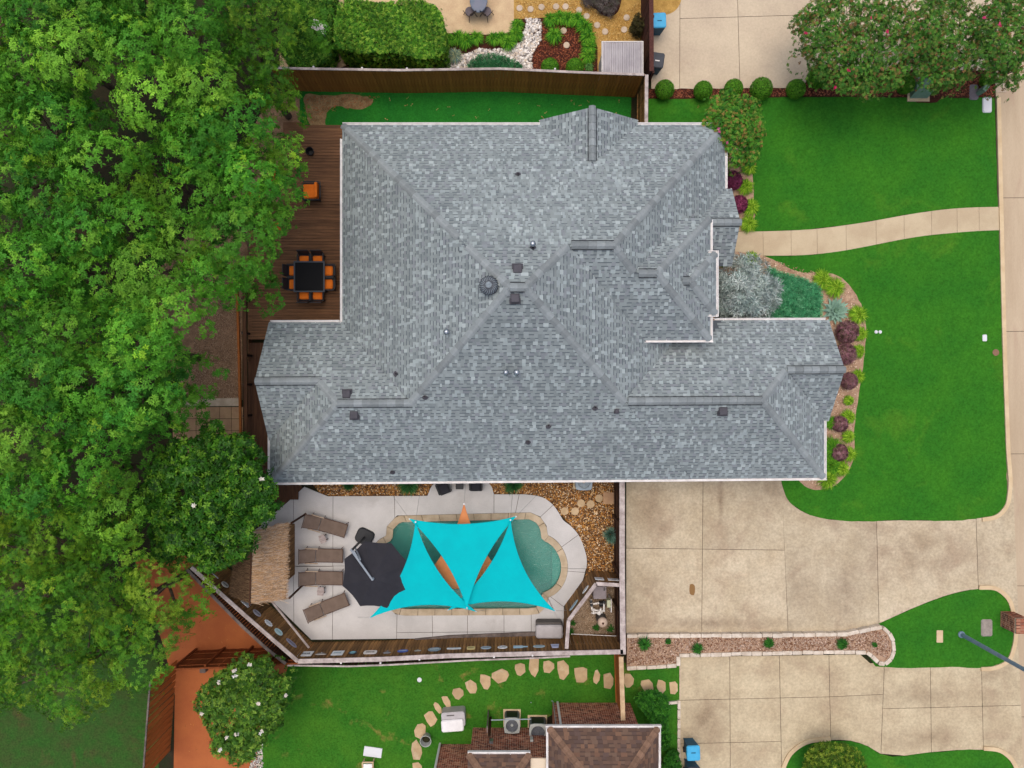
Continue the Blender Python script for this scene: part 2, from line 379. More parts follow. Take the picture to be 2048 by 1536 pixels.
for i, kl in enumerate(kerb_lines):
    s = 1 if i != 3 else -1
    structure(MB().prism(ribbon(kl, .19 * s, 0, 0), -.02, .10).build('kerb', MT['kerb']),
              ['pale concrete kerb round the large front lawn', 'pale concrete kerb round the drop-shaped lawn island', 'pale concrete kerb at the bottom right lawn', 'curved pale kerb beside the round bush'][i])
flat('lawn', [(1297, 196), (1988, 194), (1994, 420), (1900, 418), (1850, 424), (1800, 432), (1740, 443), (1680, 452), (1620, 459), (1560, 462), (1460, 464), (1380, 440), (1297, 300)], .05, MT['lawn'], 'bright mown front lawn above the walk', jit=.022)
flat('lawn', smooth([(1460, 511), (1540, 512), (1620, 510), (1680, 503), (1740, 492), (1800, 480), (1850, 472), (1900, 467), (1950, 463)], 3) + [(1997, 461), (2003, 700), (2010, 900)]
     + smooth([(2013, 985), (2008, 1009), (1991, 1028), (1962, 1035), (1800, 1040), (1690, 1041), (1640, 1035), (1600, 1020), (1575, 998), (1564, 970), (1560, 945)], 4) + [(1500, 900), (1440, 700)], .05, MT['lawn'], 'large bright mown lawn in front of the house', jit=.022)
flat('lawn', smooth([(1756, 1247), (1850, 1206), (1905, 1187), (1956, 1178), (1990, 1181), (2012, 1200), (2021, 1228), (2023, 1288), (2011, 1318), (1985, 1331), (1900, 1333), (1800, 1335), (1750, 1332)], 5) + [(1735, 1310), (1735, 1262)], .05, MT['lawn'], 'drop-shaped lawn island between the two driveways', jit=.01)
flat('lawn', smooth([(1700, 1481), (1735, 1492), (1760, 1507), (1860, 1504), (1965, 1499), (1998, 1504), (2018, 1520), (2030, 1545)], 4) + [(2035, 1700), (1560, 1700), (1568, 1540), (1583, 1508), (1612, 1487), (1660, 1480)], .05, MT['lawn'], 'lawn at the bottom right corner behind the kerb', jit=.01)
flat('lawn', [(600, 178), (1262, 178), (1262, 420), (700, 420), (700, 262), (600, 258)], .03, MT['lawn_worn'], 'shaded side lawn with bare patches along the north fence', jit=.015)
flat('lawn', [(585, 1310), (1230, 1300), (1235, 1420), (1110, 1425), (960, 1520), (880, 1700), (515, 1700), (520, 1470), (560, 1380)], .03, MT['lawn_patchy'], 'patchy neighbour lawn south of the pool fence', jit=.015)
flat('lawn', [(1240, 1326), (1358, 1318), (1358, 1700), (1240, 1700)], .03, MT['lawn_patchy'], 'small neighbour lawn between gate fence and driveway', jit=.01)
flat('lawn', [(-200, 1180), (180, 1180), (270, 1240), (318, 1330), (318, 1700), (-200, 1700)], .02, MT['lawn_painted_shade'], 'thin grass with tree shade in its colour beyond the orange fence at lower left')

# concrete drives and walk
MAIN = [(1252, 930), (1560, 945)] + smooth([(1564, 970), (1575, 998), (1600, 1020), (1640, 1035), (1690, 1041), (1800, 1040), (1962, 1035), (1991, 1028), (2008, 1009), (2013, 985)], 3) + \
       [(2026, 972), (2036, 1225)] + smooth([(2021, 1228), (2012, 1200), (1990, 1181), (1956, 1178), (1905, 1187), (1850, 1206), (1757, 1247)], 3) + [(1700, 1262), (1252, 1266)]
slabs('driveway', MAIN, [((1406, 930), (1403, 1270)), ((1562, 930), (1576, 1270)), ((1752, 1030), (1758, 1270)), ((1951, 1030), (1956, 1182)), ((1252, 1096), (1570, 1100), (1200, 900, 1572, 1300))],
      .035, MT['conc_drive'], 'stained concrete driveway below the grey roof')
SOUTH = [(1358, 1313), (1720, 1308), (1740, 1326)] + smooth([(1760, 1324), (1800, 1326), (1985, 1323), (2008, 1314), (2020, 1290)], 2) + [(2036, 1290), (2040, 1360), (2046, 1560)] + \
        smooth([(2030, 1545), (2018, 1520), (1998, 1504), (1965, 1499), (1860, 1504), (1760, 1507), (1735, 1492), (1700, 1481), (1660, 1480), (1612, 1487), (1583, 1508), (1566, 1545)], 2) + [(1560, 1700), (1358, 1700)]
slabs('driveway', SOUTH, [((1459, 1300), (1461, 1700)), ((1558, 1300), (1564, 1600)), ((1657, 1300), (1661, 1490)), ((1768, 1330), (1761, 1510)), ((1860, 1330), (1862, 1506)), ((1962, 1330), (1966, 1500)),
                          ((1358, 1400), (1660, 1393), (1350, 1300, 1662, 1700)), ((1660, 1393), (1726, 1390), (1660, 1300, 1765, 1450)), ((1764, 1417), (2040, 1410), (1762, 1300, 2040, 1520)),
                          ((1358, 1487), (1570, 1482), (1350, 1396, 1560, 1700))],
      .035, MT['conc_south'], 'neighbouring concrete driveway at the bottom right')
slabs('driveway', [(1302, -100), (2005, -100), (2012, 185), (1990, 186), (1990, 142), (1640, 142), (1615, 168), (1600, 177), (1302, 180)],
      [((1360, -100), (1359, 190)), ((1472, -100), (1480, 190)), ((1653, -100), (1650, 190)), ((1850, -100), (1850, 190)), ((1359, 38), (1700, 28), (1362, -100, 1860, 200))],
      .035, MT['conc_north'], 'pale neighbour driveway at the top right')
WALK = smooth([(1450, 464), (1560, 462), (1620, 459), (1680, 452), (1740, 443), (1800, 432), (1850, 424), (1900, 418), (1950, 415), (1996, 414)], 3) + smooth([(1997, 461), (1950, 463), (1900, 467), (1850, 472), (1800, 480), (1740, 492), (1680, 503), (1620, 510), (1540, 512), (1450, 510)], 3)
slabs('front_walk', WALK, [((u, 380), (u + 2, 540)) for u in (1524, 1580, 1632, 1690, 1750, 1806, 1861, 1912, 1956)], .06, MT['walk'], 'curved tan concrete walk from street to front door', gap=.013)

# pool deck: two halves round the basin, cut into slabs
mid = 1135
pool_w = POOL
def split_pool():
    k = FPX / CAMZ; up = [(x * k + 1024, 768 - y * k) for x, y in COPE]
    iR = max(range(len(up)), key=lambda i: up[i][0]); iL = min(range(len(up)), key=lambda i: up[i][0])
    up = up[iR:] + up[:iR]; iL = (iL - iR) % len(up)
    return up[:iL + 1], up[iL:] + up[:1]            # CCW in plan: right -> over the top -> left, then left -> bottom -> right
top_e, bot_e = split_pool()
D_TOP = [top_e[-1], (470, top_e[-1][1]), (476, 1082), (545, 1029), (575, 1004), (609, 973), (656, 992), (855, 991)] + smooth([(857, 985), (862, 974), (872, 962)], 3) + [(872, 940), (975, 940)] + \
        smooth([(975, 962), (984, 974), (988, 988)], 3) + smooth([(1050, 988), (1085, 994), (1106, 1009), (1119, 1027), (1127, 1040), (1140, 1050), (1157, 1069), (1169, 1097), (1174, 1121), (1173, top_e[0][1])], 3)
D_TOP = D_TOP + top_e[:-1]
D_BOT = [(1172, top_e[0][1]), (1166, 1160), (1128, 1212), (1128, 1276), (900, 1276), (623, 1279), (540, 1197), (470, 1138), (470, top_e[-1][1])] + bot_e
pdk = slabs('pool_deck', D_TOP, [((587, 900), (589, 1300)), ((587, 1024), (560, 1000), (540, 960, 640, 1040)), ((667, 900), (665, 1300)), ((788, 900), (790, 1040), (670, 900, 1000, 1080)), ((856, 900), (858, 1050), (790, 900, 1000, 1060)),
            ((922, 900), (922, 1050), (858, 900, 1000, 1060)), ((988, 900), (988, 1050), (922, 900, 1200, 1100)), ((1040, 980), (1028, 1040), (988, 900, 1200, 1120)), ((1108, 1008), (1050, 1062), (1030, 900, 1200, 1140)), ((1158, 1068), (1120, 1096), (1030, 900, 1200, 1140))],
            .05, MT['pooldeck'], 'pale grey concrete pool deck', gap=.02)
slabs('pool_deck', D_BOT, [((587, 1100), (589, 1300)), ((667, 1100), (665, 1300)), ((400, 1131), (667, 1133), (400, 1100, 660, 1300)), ((795, 1200), (793, 1300), (670, 1100, 1200, 1300)), ((864, 1200), (866, 1300), (790, 1150, 1200, 1300)),
            ((935, 1200), (935, 1300), (866, 1150, 1200, 1300)), ((1008, 1200), (1008, 1300), (935, 1150, 1200, 1300)), ((1062, 1200), (1063, 1300), (1008, 1150, 1200, 1300)), ((1092, 1186), (1130, 1215), (1010, 1120, 1200, 1300)), ((1110, 1140), (1190, 1146), (1010, 1120, 1200, 1300)), ((589, 1266), (1130, 1262), (560, 1222, 1130, 1300))],
            .05, MT['pooldeck'], 'pale concrete deck along the south side of the pool', gap=.02)

# pool basin, water, coping
pm = bpy.data.materials.new('pool_water'); pm.use_nodes = True; nt = pm.node_tree; N, K = nt.nodes, nt.links; N.clear()
o = N.new('ShaderNodeOutputMaterial'); tr = N.new('ShaderNodeBsdfTransparent'); tr.inputs[0].default_value = (.52, .80, .74, 1)
gl = N.new('ShaderNodeBsdfGlossy'); gl.inputs['Roughness'].default_value = .03; gl.inputs[0].default_value = (1, 1, 1, 1)
df = N.new('ShaderNodeBsdfDiffuse'); df.inputs[0].default_value = (*L('#66b3a6', .95), 1)
fr = N.new('ShaderNodeFresnel'); fr.inputs[0].default_value = 1.33
bn = N.new('ShaderNodeBump'); bn.inputs['Strength'].default_value = .6; bn.inputs['Distance'].default_value = .03
tcn = N.new('ShaderNodeTexCoord'); nz = N.new('ShaderNodeTexNoise'); nz.inputs['Scale'].default_value = 4.5; nz.inputs['Detail'].default_value = 3; nz.inputs['Distortion'].default_value = 1.2
K.new(tcn.outputs['Object'], nz.inputs[0]); K.new(nz.outputs[0], bn.inputs['Height']); K.new(bn.outputs[0], gl.inputs['Normal']); K.new(bn.outputs[0], fr.inputs['Normal'])
m1 = N.new('ShaderNodeMixShader'); m1.inputs[0].default_value = .38; K.new(tr.outputs[0], m1.inputs[1]); K.new(df.outputs[0], m1.inputs[2])
m2 = N.new('ShaderNodeMixShader'); K.new(fr.outputs[0], m2.inputs[0]); K.new(m1.outputs[0], m2.inputs[1]); K.new(gl.outputs[0], m2.inputs[2]); K.new(m2.outputs[0], o.inputs[0])
MT['plaster'] = mat('pool_plaster', L('#6fb3a2', .8), L('#5ea192', .8), s=1.5, fine=.08, rough=.8)
b = MB(); n = len(POOL)
b.add([(x, y, .04) for x, y in POOL] + [(x, y, -1.35) for x, y in POOL], [[i, n + i, n + (i + 1) % n, (i + 1) % n] for i in range(n)] + [list(range(n, 2 * n))])
basin = structure(b.build('pool_basin', MT['plaster']), 'green plastered swimming pool basin with rounded ends')
st = clip(POOL, *XY([(1105, 1000), (1104, 1300)])); st2 = clip(POOL, *XY([(1104, 1300), (1105, 1000)]))
stp = st if sum(p[0] for p in st) / len(st) > sum(p[0] for p in st2) / len(st2) else st2
MB().prism(inset(stp, .012), -1.34, -.32).build('pool_step', MT['plaster'], basin)
stp = [clip(POOL, *XY(l)) for l in ([(775, 1000), (775, 1300)], [(775, 1300), (775, 1000)])]
stp = min(stp, key=lambda q: sum(p[0] for p in q) / len(q)); MB().prism(inset(stp, .012), -1.34, -.45).build('pool_step', MT['plaster'], basin)
wv = structure(MB().sheet(inset(POOL, .004), -.09).build('pool_water', pm), 'still green pool water')
# coping stones: the water's edge cut by length
cop = structure(MB().sheet(POOL, -1.36).build('pool_coping', MT['plaster']), 'tan limestone coping round the pool')
per = [0]
for i in range(n): per.append(per[-1] + (Vector(POOL[(i + 1) % n]) - Vector(POOL[i])).length)
def at_len(poly, s):
    s %= per[-1]; i = max(j for j in range(n) if per[j] <= s + 1e-9); t = (s - per[i]) / max(1e-9, per[i + 1] - per[i])
    a, c = Vector(poly[i]), Vector(poly[(i + 1) % n]); return a.lerp(c, t)
NC = int(per[-1] / .80); INN = inset(POOL, .02)
for k in range(NC):
    s0, s1 = per[-1] * k / NC + .010, per[-1] * (k + 1) / NC - .010
    ss = [s0 + (s1 - s0) * j / 4 for j in range(5)]
    MB().prism([tuple(at_len(INN, s)) for s in ss] + [tuple(at_len(OUT, s)) for s in ss[::-1]], -.03, .075 + random.uniform(-.003, .003), True).build('coping_stone', MT['coping'], cop)
# ---------------------------------------------------------------- the grey-roofed house
PITCH = .667
def hw(p):
    """the south wall runs half a degree off the north wall"""
    x, y, z = p; w = max(0.0, min(1.0, (6 - y) / 10)); return (x, y + .0085 * (x + 10.5) * w, z)
class Vol:
    def __init__(s, x0, x1, y0, y1, ze, axis='x', e0='hip', e1='hip', r0=None, r1=None, faces=None, lines=None, foot=None):
        s.ze = ze; s.faces = []; s.lines = []; s.foot = (x0, x1, y0, y1)
        if faces: s.faces = faces; s.lines = lines
        else:
            if axis == 'y': x0, x1, y0, y1 = y0, y1, x0, x1
            h = (y1 - y0) / 2; yr = (y0 + y1) / 2; zr = ze + PITCH * h
            xa = x0 + (r0 or h) if e0 == 'hip' else x0; xb = x1 - (r1 or h) if e1 == 'hip' else x1
            F = [[(x0, y0, ze), (x1, y0, ze), (xb, yr, zr), (xa, yr, zr)], [(x1, y1, ze), (x0, y1, ze), (xa, yr, zr), (xb, yr, zr)]]
            Ln = [('ridge', (xa, yr, zr), (xb, yr, zr))]
            if e0 == 'hip': F.append([(x0, y1, ze), (x0, y0, ze), (xa, yr, zr)]); Ln += [('hip', (x0, y0, ze), (xa, yr, zr)), ('hip', (x0, y1, ze), (xa, yr, zr))]
            if e1 == 'hip': F.append([(x1, y0, ze), (x1, y1, ze), (xb, yr, zr)]); Ln += [('hip', (x1, y0, ze), (xb, yr, zr)), ('hip', (x1, y1, ze), (xb, yr, zr))]
            if axis == 'y':
                sw = lambda p: (p[1], p[0], p[2])
                F = [[sw(f[1]), sw(f[0])] + [sw(q) for q in f[:1:-1]] for f in F]; Ln = [(k, sw(a), sw(c)) for k, a, c in Ln]
            s.faces = F; s.lines = Ln
        s.planes = []
        for f in s.faces:
            a, b_, c = (Vector(q) for q in f[:3]); nn = (b_ - a).cross(c - a)
            if nn.z < 0: nn = -nn
            s.planes.append((nn, nn.dot(a)))
    def h(s, x, y):
        x0, x1, y0, y1 = s.foot
        if not (x0 <= x <= x1 and y0 <= y <= y1): return -9
        return min((d - n_.x * x - n_.y * y) / n_.z for n_, d in s.planes)
yr, zr, xb = 5.257, 7.0, 3.857
nF = [[(9.25, 11.24, 3), (-2, 11.24, 3), (-2, yr, zr), (xb, yr, zr)], [(-2, 1.746, 4.64), (7.01, 1.746, 4.64), (xb, yr, zr), (-2, yr, zr)],
      [(9.25, 6.81, 3), (9.25, 11.24, 3), (xb, yr, zr), (4.9, 4.097, 6.226)]]
nL = [('ridge', (0, yr, zr), (xb, yr, zr)), ('hip', (9.25, 11.24, 3), (xb, yr, zr)), ('hip', (4.72, 4.30, 6.36), (xb, yr, zr))]
VOLS = [Vol(-7.36, 7.8, -4.28, 11.25, 3, r0=7.29, r1=7.33), Vol(-2, 9.25, 1.746, 11.24, 3, faces=nF, lines=nL),
        Vol(3.5, 8.15, 1.746, 6.81, 4.66, e0='in'), Vol(5.5, 8.36, 2.81, 5.355, 4.75, e0='in'),
        Vol(-10.5, -3, -4.27, 2.67, 3, e1='in'), Vol(-10.56, -5, -2.43, 2.66, 3, e0='gable', e1='in'),
        Vol(3, 13.55, -4.265, 2.71, 3, e0='in'), Vol(8, 13.76, -1.74, 2.70, 3, e0='in', e1='gable'),
        Vol(5, 9.55, 5.1, 8.47, 3, e0='in', e1='gable'), Vol(1.216, 5.45, 8, 11.47, 3, axis='y', e0='in', e1='gable')]
def env(x, y, skip=None): return max(v.h(x, y) for i, v in enumerate(VOLS) if i != skip)
house = thing('house', 'large house under a blue-grey shingled hip roof with white gutters', 'house', (0, 3, 0))
rb = MB()
for v in VOLS:
    for f in v.faces:
        q = [(p[0], p[1], p[2] - .012) for p in f]; nq = len(q); rb.add(q, [list(range(nq))])
        # soffit below the eave
rb.add([(p[0], p[1], p[2] - .18) for v in VOLS[:1] for p in v.faces[0][:2] + v.faces[1][:2]], [[3, 2, 1, 0]])
roof = rb.build('roof', MT['roofdeck'], house, warp=hw)
SH_L = [L(c, .86) for c in ('#8d9798', '#949e9f', '#848e90', '#8b9596', '#9ba6a7', '#808a8c', '#909a9b', '#888f94')]
SH_HI = [L(c, .9) for c in ('#9ca8a9', '#a5b0b1', '#98a3a5')]
SH_DK = L('#636b70', .84)
def shingles(vols, envf, e=.160, pal=SH_L, hi=SH_HI, dk=SH_DK, tabw=(.07, .20), gapw=(.11, .21), phi=.22):
    b = MB(); col = lambda c, k: (c[0] * k, c[1] * k, c[2] * k)
    for vi, v in enumerate(vols):
        for f in v.faces:
            p0, p1 = Vector(f[0]), Vector(f[1]); S = (p1 - p0).normalized(); nn = S.cross(Vector(f[2]) - p0).normalized()
            if nn.z < 0: nn = -nn
            T = nn.cross(S).normalized(); 
            if T.z < 0: T = -T
            pol = [((Vector(q) - p0).dot(S), (Vector(q) - p0).dot(T)) for q in f]
            tm = max(q[1] for q in pol)
            def rng(t):
                xs = []
                for i in range(len(pol)):
                    (s1, t1), (s2, t2) = pol[i - 1], pol[i]
                    if t1 != t2 and min(t1, t2) - 1e-6 <= t <= max(t1, t2) + 1e-6: xs.append(s1 + (s2 - s1) * (t - t1) / (t2 - t1))
                    elif t1 == t2 and abs(t - t1) < 1e-6: xs += [s1, s2]
                return (min(xs), max(xs)) if xs else (0, 0)
            at = lambda s, t, h: p0 + S * s + T * t + nn * h
            for r in range(int(tm / e) + 1):
                t0, t1 = r * e, min(tm, (r + 1) * e)
                if t1 - t0 < .02: continue
                a0, c0 = rng(t0 + 1e-4); a1, c1 = rng(t1 - 1e-4); lo, hi_ = min(a0, a1), max(c0, c1)
                s = lo; tab = random.random() < .5; blotch = random.uniform(.94, 1.05)
                def quad(sa, sb, ta, tb, ha, hb, c):
                    cl = lambda x, t: max(rng(t)[0] if False else (a0 + (a1 - a0) * (t - t0) / (t1 - t0)), min((c0 + (c1 - c0) * (t - t0) / (t1 - t0)), x))
                    A_, B_, C_, D_ = cl(sa, ta), cl(sb, ta), cl(sb, tb), cl(sa, tb)
                    if B_ - A_ < .004 and C_ - D_ < .004: return
                    b.add([at(A_, ta, ha), at(B_, ta, ha), at(C_, tb, hb), at(D_, tb, hb)], [[0, 1, 2, 3]], c)
                    if ha > .008: b.add([at(A_, ta, 0), at(B_, ta, 0), at(B_, ta, ha), at(A_, ta, ha)], [[0, 1, 2, 3]], col(c, .8))
                while s < hi_:
                    w = random.uniform(*(tabw if tab else gapw)); cs, ct = s + w / 2, (t0 + t1) / 2
                    p = at(cs, ct, 0)
                    if envf(p.x, p.y, vi) <= p.z + .006 or envf(at(s, ct, 0).x, at(s, ct, 0).y, vi) <= p.z + .006:
                        if tab:
                            c = random.choice(hi) if random.random() < phi else random.choice(pal)
                            quad(s, s + w, t0, t1, .017, .006, col(c, blotch * random.uniform(.95, 1.06)))
                        else:
                            c = random.choice(pal); tb = t0 + (t1 - t0) * .70
                            quad(s, s + w, t0, tb, .010, .006, col(c, blotch * random.uniform(.90, 1.0)))
                            quad(s, s + w, tb, t1, .006, .004, dk)
                    s += w; tab = not tab if random.random() < .85 else tab
    return b
shingles(VOLS, env).build('shingles', MT['shingle'], roof, kind='stuff', warp=hw)
# ridge and hip caps, each its own piece
def cap_mesh(name, drop, m, ln=.40, hwid=.155):
    b = MB(); t = .034; q = []
    for x, k in ((0, 1.0), (ln, .90)):
        for y in (-1, -.3, .3, 1):
            q.append((x, y * hwid * k, -abs(y) ** 1.3 * drop * k + (t if x == 0 else .004)))
    b.add(q, [[i, i + 4, i + 5, i + 1] for i in range(3)])
    b.add([(p[0], p[1], p[2]) for p in q[:4]] + [(p[0], p[1], p[2] - t - .02) for p in q[:4]], [[i, i + 1, i + 5, i + 4] for i in range(3)])
    me = b.mesh(name); me.materials.append(m); return me
CAP = {'hip': cap_mesh('hip_cap', .068, MT['cap']), 'ridge': cap_mesh('ridge_cap', .103, MT['cap'])}
def caps(vols, envf, meshes, parent, warp, step=.33, vent=True, lift=.012):
    pl = wloc(parent)
    for vi, v in enumerate(vols):
        for kind, a, c in v.lines:
            a, c = Vector(a), Vector(c); d = (c - a); n_ = max(1, round(d.length / step)); good = []
            for k in range(n_):
                p = a + d * (k / n_); pm_ = a + d * ((k + .5) / n_)
                if envf(pm_.x, pm_.y, vi) > pm_.z - .035: continue
                q0 = Vector(warp(p)); q1 = Vector(warp(a + d * ((k + 1) / n_))); X = (q1 - q0).normalized()
                Z = (Vector((0, 0, 1)) - X * X.z).normalized(); Y = Z.cross(X)
                o = bpy.data.objects.new(kind + '_cap', meshes[kind]); COL.objects.link(o); o.parent = parent
                up = lift + (.02 if kind == 'ridge' and vent else 0)
                M_ = Matrix((X, Y, Z)).transposed().to_4x4(); M_.translation = q0 + Z * up - pl
                o.matrix_local = M_; good.append((q0, q1))
            if kind == 'ridge' and vent and good:
                q0, q1 = good[0][0], good[-1][1]
                for sgn in (-1, 1):
                    b = MB(); off = Vector((0, 1, 0)) if abs((q1 - q0).x) > abs((q1 - q0).y) else Vector((1, 0, 0))
                    b.beam(q0 + off * sgn * .175 + Vector((0, 0, -.065)), q1 + off * sgn * .175 + Vector((0, 0, -.065)), 0.02, .05)
                    b.build('ridge_vent', MT['darkline'], parent)
caps(VOLS, env, CAP, roof, hw)
# gutters
def gutter(a, c, out, parent=house, warp=hw, w=.10, m='gutter'):
    a, c, out = Vector(a), Vector(c), Vector((*out, 0)); d = (c - a).normalized(); b = MB()
    up = Vector((0, 0, 1)); prof = [(0, .0), (0, -.12), (w, -.13), (w, .02), (w - .028, .02), (w - .028, -.035), (.018, -.035)]
    vs = [e + out * x + up * z for e in (a, c) for x, z in prof]; k = len(prof)
    b.add(vs, [[i, (i + 1) % k, k + (i + 1) % k, k + i] for i in range(k)] + [list(range(k)), list(range(k, 2 * k))[::-1]])
    n_ = max(1, int((c - a).length / .85))
    for i in range(1, n_):
        p = a + d * ((c - a).length * i / n_ + random.uniform(-.05, .05)); b.beam(p + up * .015 - out * .05, p + out * w + up * .015, .022, .012)
    return b.build('gutter', MT[m], parent, warp=warp)
z = 3.0
for a, c, o in (((-7.36, 11.25, z), (1.25, 11.25, z), (0, 1)), ((5.45, 11.25, z), (9.25, 11.25, z), (0, 1)), ((-7.36, 2.35, z), (-7.36, 10.65, z), (-1, 0)), ((-10.5, 2.67, z), (-7.5, 2.67, z), (0, 1)),
                ((-10.5, -4.4, z), (-10.5, -2.2, z), (-1, 0)), ((-10.62, -4.28, z), (13.67, -4.28, z), (0, -1)), ((13.55, -4.28, z), (13.55, -1.72, z), (1, 0)), ((8.3, 2.71, z), (13.62, 2.71, z), (0, 1)),
                ((9.25, 8.5, z), (9.25, 10.45, z), (1, 0)), ((5.42, 1.746, 4.66), (8.27, 1.746, 4.66), (0, -1)), ((8.15, 1.75, 4.66), (8.15, 2.72, 4.66), (1, 0)), ((8.15, 5.45, 4.66), (8.15, 6.75, 4.66), (1, 0)),
                ((8.36, 2.70, 4.75), (8.36, 5.47, 4.75), (1, 0)), ((7.65, 2.81, 4.75), (8.36, 2.81, 4.75), (0, -1)), ((7.65, 5.355, 4.75), (8.36, 5.355, 4.75), (0, 1))):
    gutter(a, c, o)
# gable rakes: fascia boards
def rake(pts, t=.03):
    b = MB(); [b.beam(Vector(p) - Vector((0, 0, .09)), Vector(q) - Vector((0, 0, .09)), t, .15) for p, q in zip(pts, pts[1:])]; b.build('rake_board', MT['trim'], house, warp=hw)
rake([(-10.53, 2.66, 3), (-10.53, .115, 4.697), (-10.53, -2.43, 3)]); rake([(13.73, 2.70, 3), (13.73, .48, 4.48), (13.73, -1.74, 3)])
rake([(9.52, 8.47, 3), (9.52, 6.785, 4.123), (9.52, 5.1, 3)]); rake([(1.216, 11.44, 3), (3.333, 11.44, 4.41), (5.45, 11.44, 3)])
# walls, windows and garage doors
for x0, x1, y0, y1, h in ((-6.9, 8.8, -3.8, 10.8, 2.99), (-10.0, -6.8, -3.79, 2.2, 2.985), (8.7, 13.1, -3.785, 2.25, 2.98), (5, 7.7, 2.1, 6.4, 4.65)):
    MB().box(((x0 + x1) / 2, (y0 + y1) / 2, 0), (x1 - x0, y1 - y0, h)).build('wall', MT['wall'], house, warp=hw)
for gv in ([(-10.3, 2.5, 2.9), (-10.3, .115, 4.45), (-10.3, -2.3, 2.9)], [(13.4, 2.5, 2.9), (13.4, .48, 4.25), (13.4, -1.6, 2.9)]):
    MB().add(gv, [[0, 1, 2]]).build('gable_wall', MT['wall'], house, warp=hw)
def window(c, w, h, axis, out):
    """window on a wall: axis along x or y"""
    dx, dy = (w, .06) if axis == 'x' else (.06, w); f = MB()
    f.box((c[0], c[1], c[2]), (dx, dy, h)); o_ = f.build('window', MT['trim'], house, warp=hw)
    gx, gy = (w - .14, .05) if axis == 'x' else (.05, w - .14)
    MB().box((c[0] + out[0] * .015, c[1] + out[1] * .015, c[2] + .07), (gx, gy, h - .14)).build('pane', MT['glass'], o_, warp=hw)
for x in (-5, -2.5, .5, 3): window((x, -3.82, .9), 1.3, 1.4, 'x', (0, -1))
for y in (3.5, 5.5, 7.5): window((-6.92, y, .6), 1.5, 2.0, 'y', (-1, 0))
for x in (-4, 0, 7): window((x, 10.82, .9), 1.2, 1.3, 'x', (0, 1))
for x, w in ((7.8, 2.5), (10.9, 2.5)):
    g = MB().box((x, -3.84, .03), (w, .07, 2.2)).build('garage_door', MT['trim'], house, warp=hw)
    for k in range(4): MB().box((x, -3.86, .06 + k * .55), (w - .1, .06, .5)).build('panel', MT['trim'], g, warp=hw)
# things on the roof
def on_roof(u, v):
    zz = 5.0
    for _ in range(30):
        p = P(u, v, zz); zz = .5 * zz + .5 * max(3, env(p.x, p.y - .0085 * (p.x + 10.5) * max(0, min(1, (6 - p.y) / 10))))
    return P(u, v, zz)
for u, v, s in ((1035, 538, .33), (1030, 597, .33), (694, 788, .32), (709, 830, .32), (1445, 822, .33), (1233, 822, .17)):
    p = on_roof(u, v); b = MB().rbox((p.x, p.y, p.z - .05), (s * 1.25, s * 1.25, .07), .02).rbox((p.x, p.y, p.z), (s, s, .16), .03, ch=.03); b.build('roof_vent', MT['vent'], roof)
MT['turbine'] = mat('weathered_turbine', L('#8b979e', A), L('#727e86', A), s=8, rough=.6)
MT['galv'] = mat('galvanised_steel', L('#b9bfc4'), L('#8d959b'), s=8, rough=.3, metal=.8, spec=.5)
for u, v in ((1065, 492), (895, 665), (1012, 745), (1033, 745)):
    p = on_roof(u, v); b = MB(); b.lathe((p.x, p.y, p.z - .1), [(.13, 0), (.13, .05), (.06, .12), (.06, .5), (.10, .5), (.12, .56), (.08, .62), (.02, .64)], 12)
    b.build('flue_cap', MT['galv'], roof, smooth=True)
for u, v in ((1066, 497), (793, 748), (850, 793), (785, 943), (1097, 851), (1190, 815), (1056, 883), (1036, 350)):
    p = on_roof(u, v); b = MB().lathe((p.x, p.y, p.z - .06), [(.14, 0), (.13, .06), (.055, .10), (.05, .22), (.035, .22), (.03, .1)], 10); b.build('vent_pipe', MT['vent'], roof)
p = on_roof(978, 573); tv = MB().lathe((p.x, p.y, p.z - .12), [(.2, 0), (.2, .2), (.26, .22), (.33, .32), (.34, .42), (.26, .55), (.12, .62), (.02, .64)], 22).build('turbine_vent', MT['turbine'], roof, smooth=True)
b = MB()
for k in range(22):
    t = 2 * math.pi * k / 22; b.tube([(p.x + r_ * math.cos(t + tw), p.y + r_ * math.sin(t + tw), p.z - .12 + z_) for r_, z_, tw in ((.27, .22, 0), (.345, .34, .12), (.35, .44, .25), (.27, .555, .4), (.12, .63, .6))], .014, 4)
b.build('fin', MT['vent'], tv)
# ---------------------------------------------------------------- wood, beds, gravel
def wood(name, c, c2, rnd=.16, along='z', **k):
    st = {'z': (9, 9, .7), 'x': (.7, 9, 9), 'y': (9, .7, 9)}[along]
    return mat(name, L(c, A), L(c2, A), s=1.6, rnd=rnd, fine=.14, fs=9, stretch=st, rough=.85, **k)
MT['fence'] = wood('weathered_brown_fence', '#9a7345', '#694a2c', .42)
MT['fence_dark'] = wood('dark_brown_fence', '#4e3322', '#3a2519', .3)
MT['fence_red'] = wood('red_brown_fence', '#54312a', '#422520', .15)
MT['fence_north'] = wood('stained_cedar_fence', '#b27a3a', '#946028', .14)
MT['fence_orange'] = wood('orange_cedar_fence', '#bd7036', '#a35e2a', .08)
MT['fence_rust'] = wood('rust_brown_fence', '#8f4c24', '#783e1b', .08)
MT['greywood'] = mat('grey_weathered_wood', L('#c2b6b0', A), L('#9d908b', A), s=3, fine=.14, fs=14, rnd=.08, rough=.9)
MT['darkgreywood'] = mat('dark_grey_wood', L('#7f736d', A), L('#5e544f', A), s=3, fine=.14, fs=14, rnd=.1, rough=.9)
MT['palewood'] = mat('pale_new_wood', L('#d3b893', A), L('#bd9f7c', A), s=3, fine=.1, fs=14, rnd=.06, rough=.9)
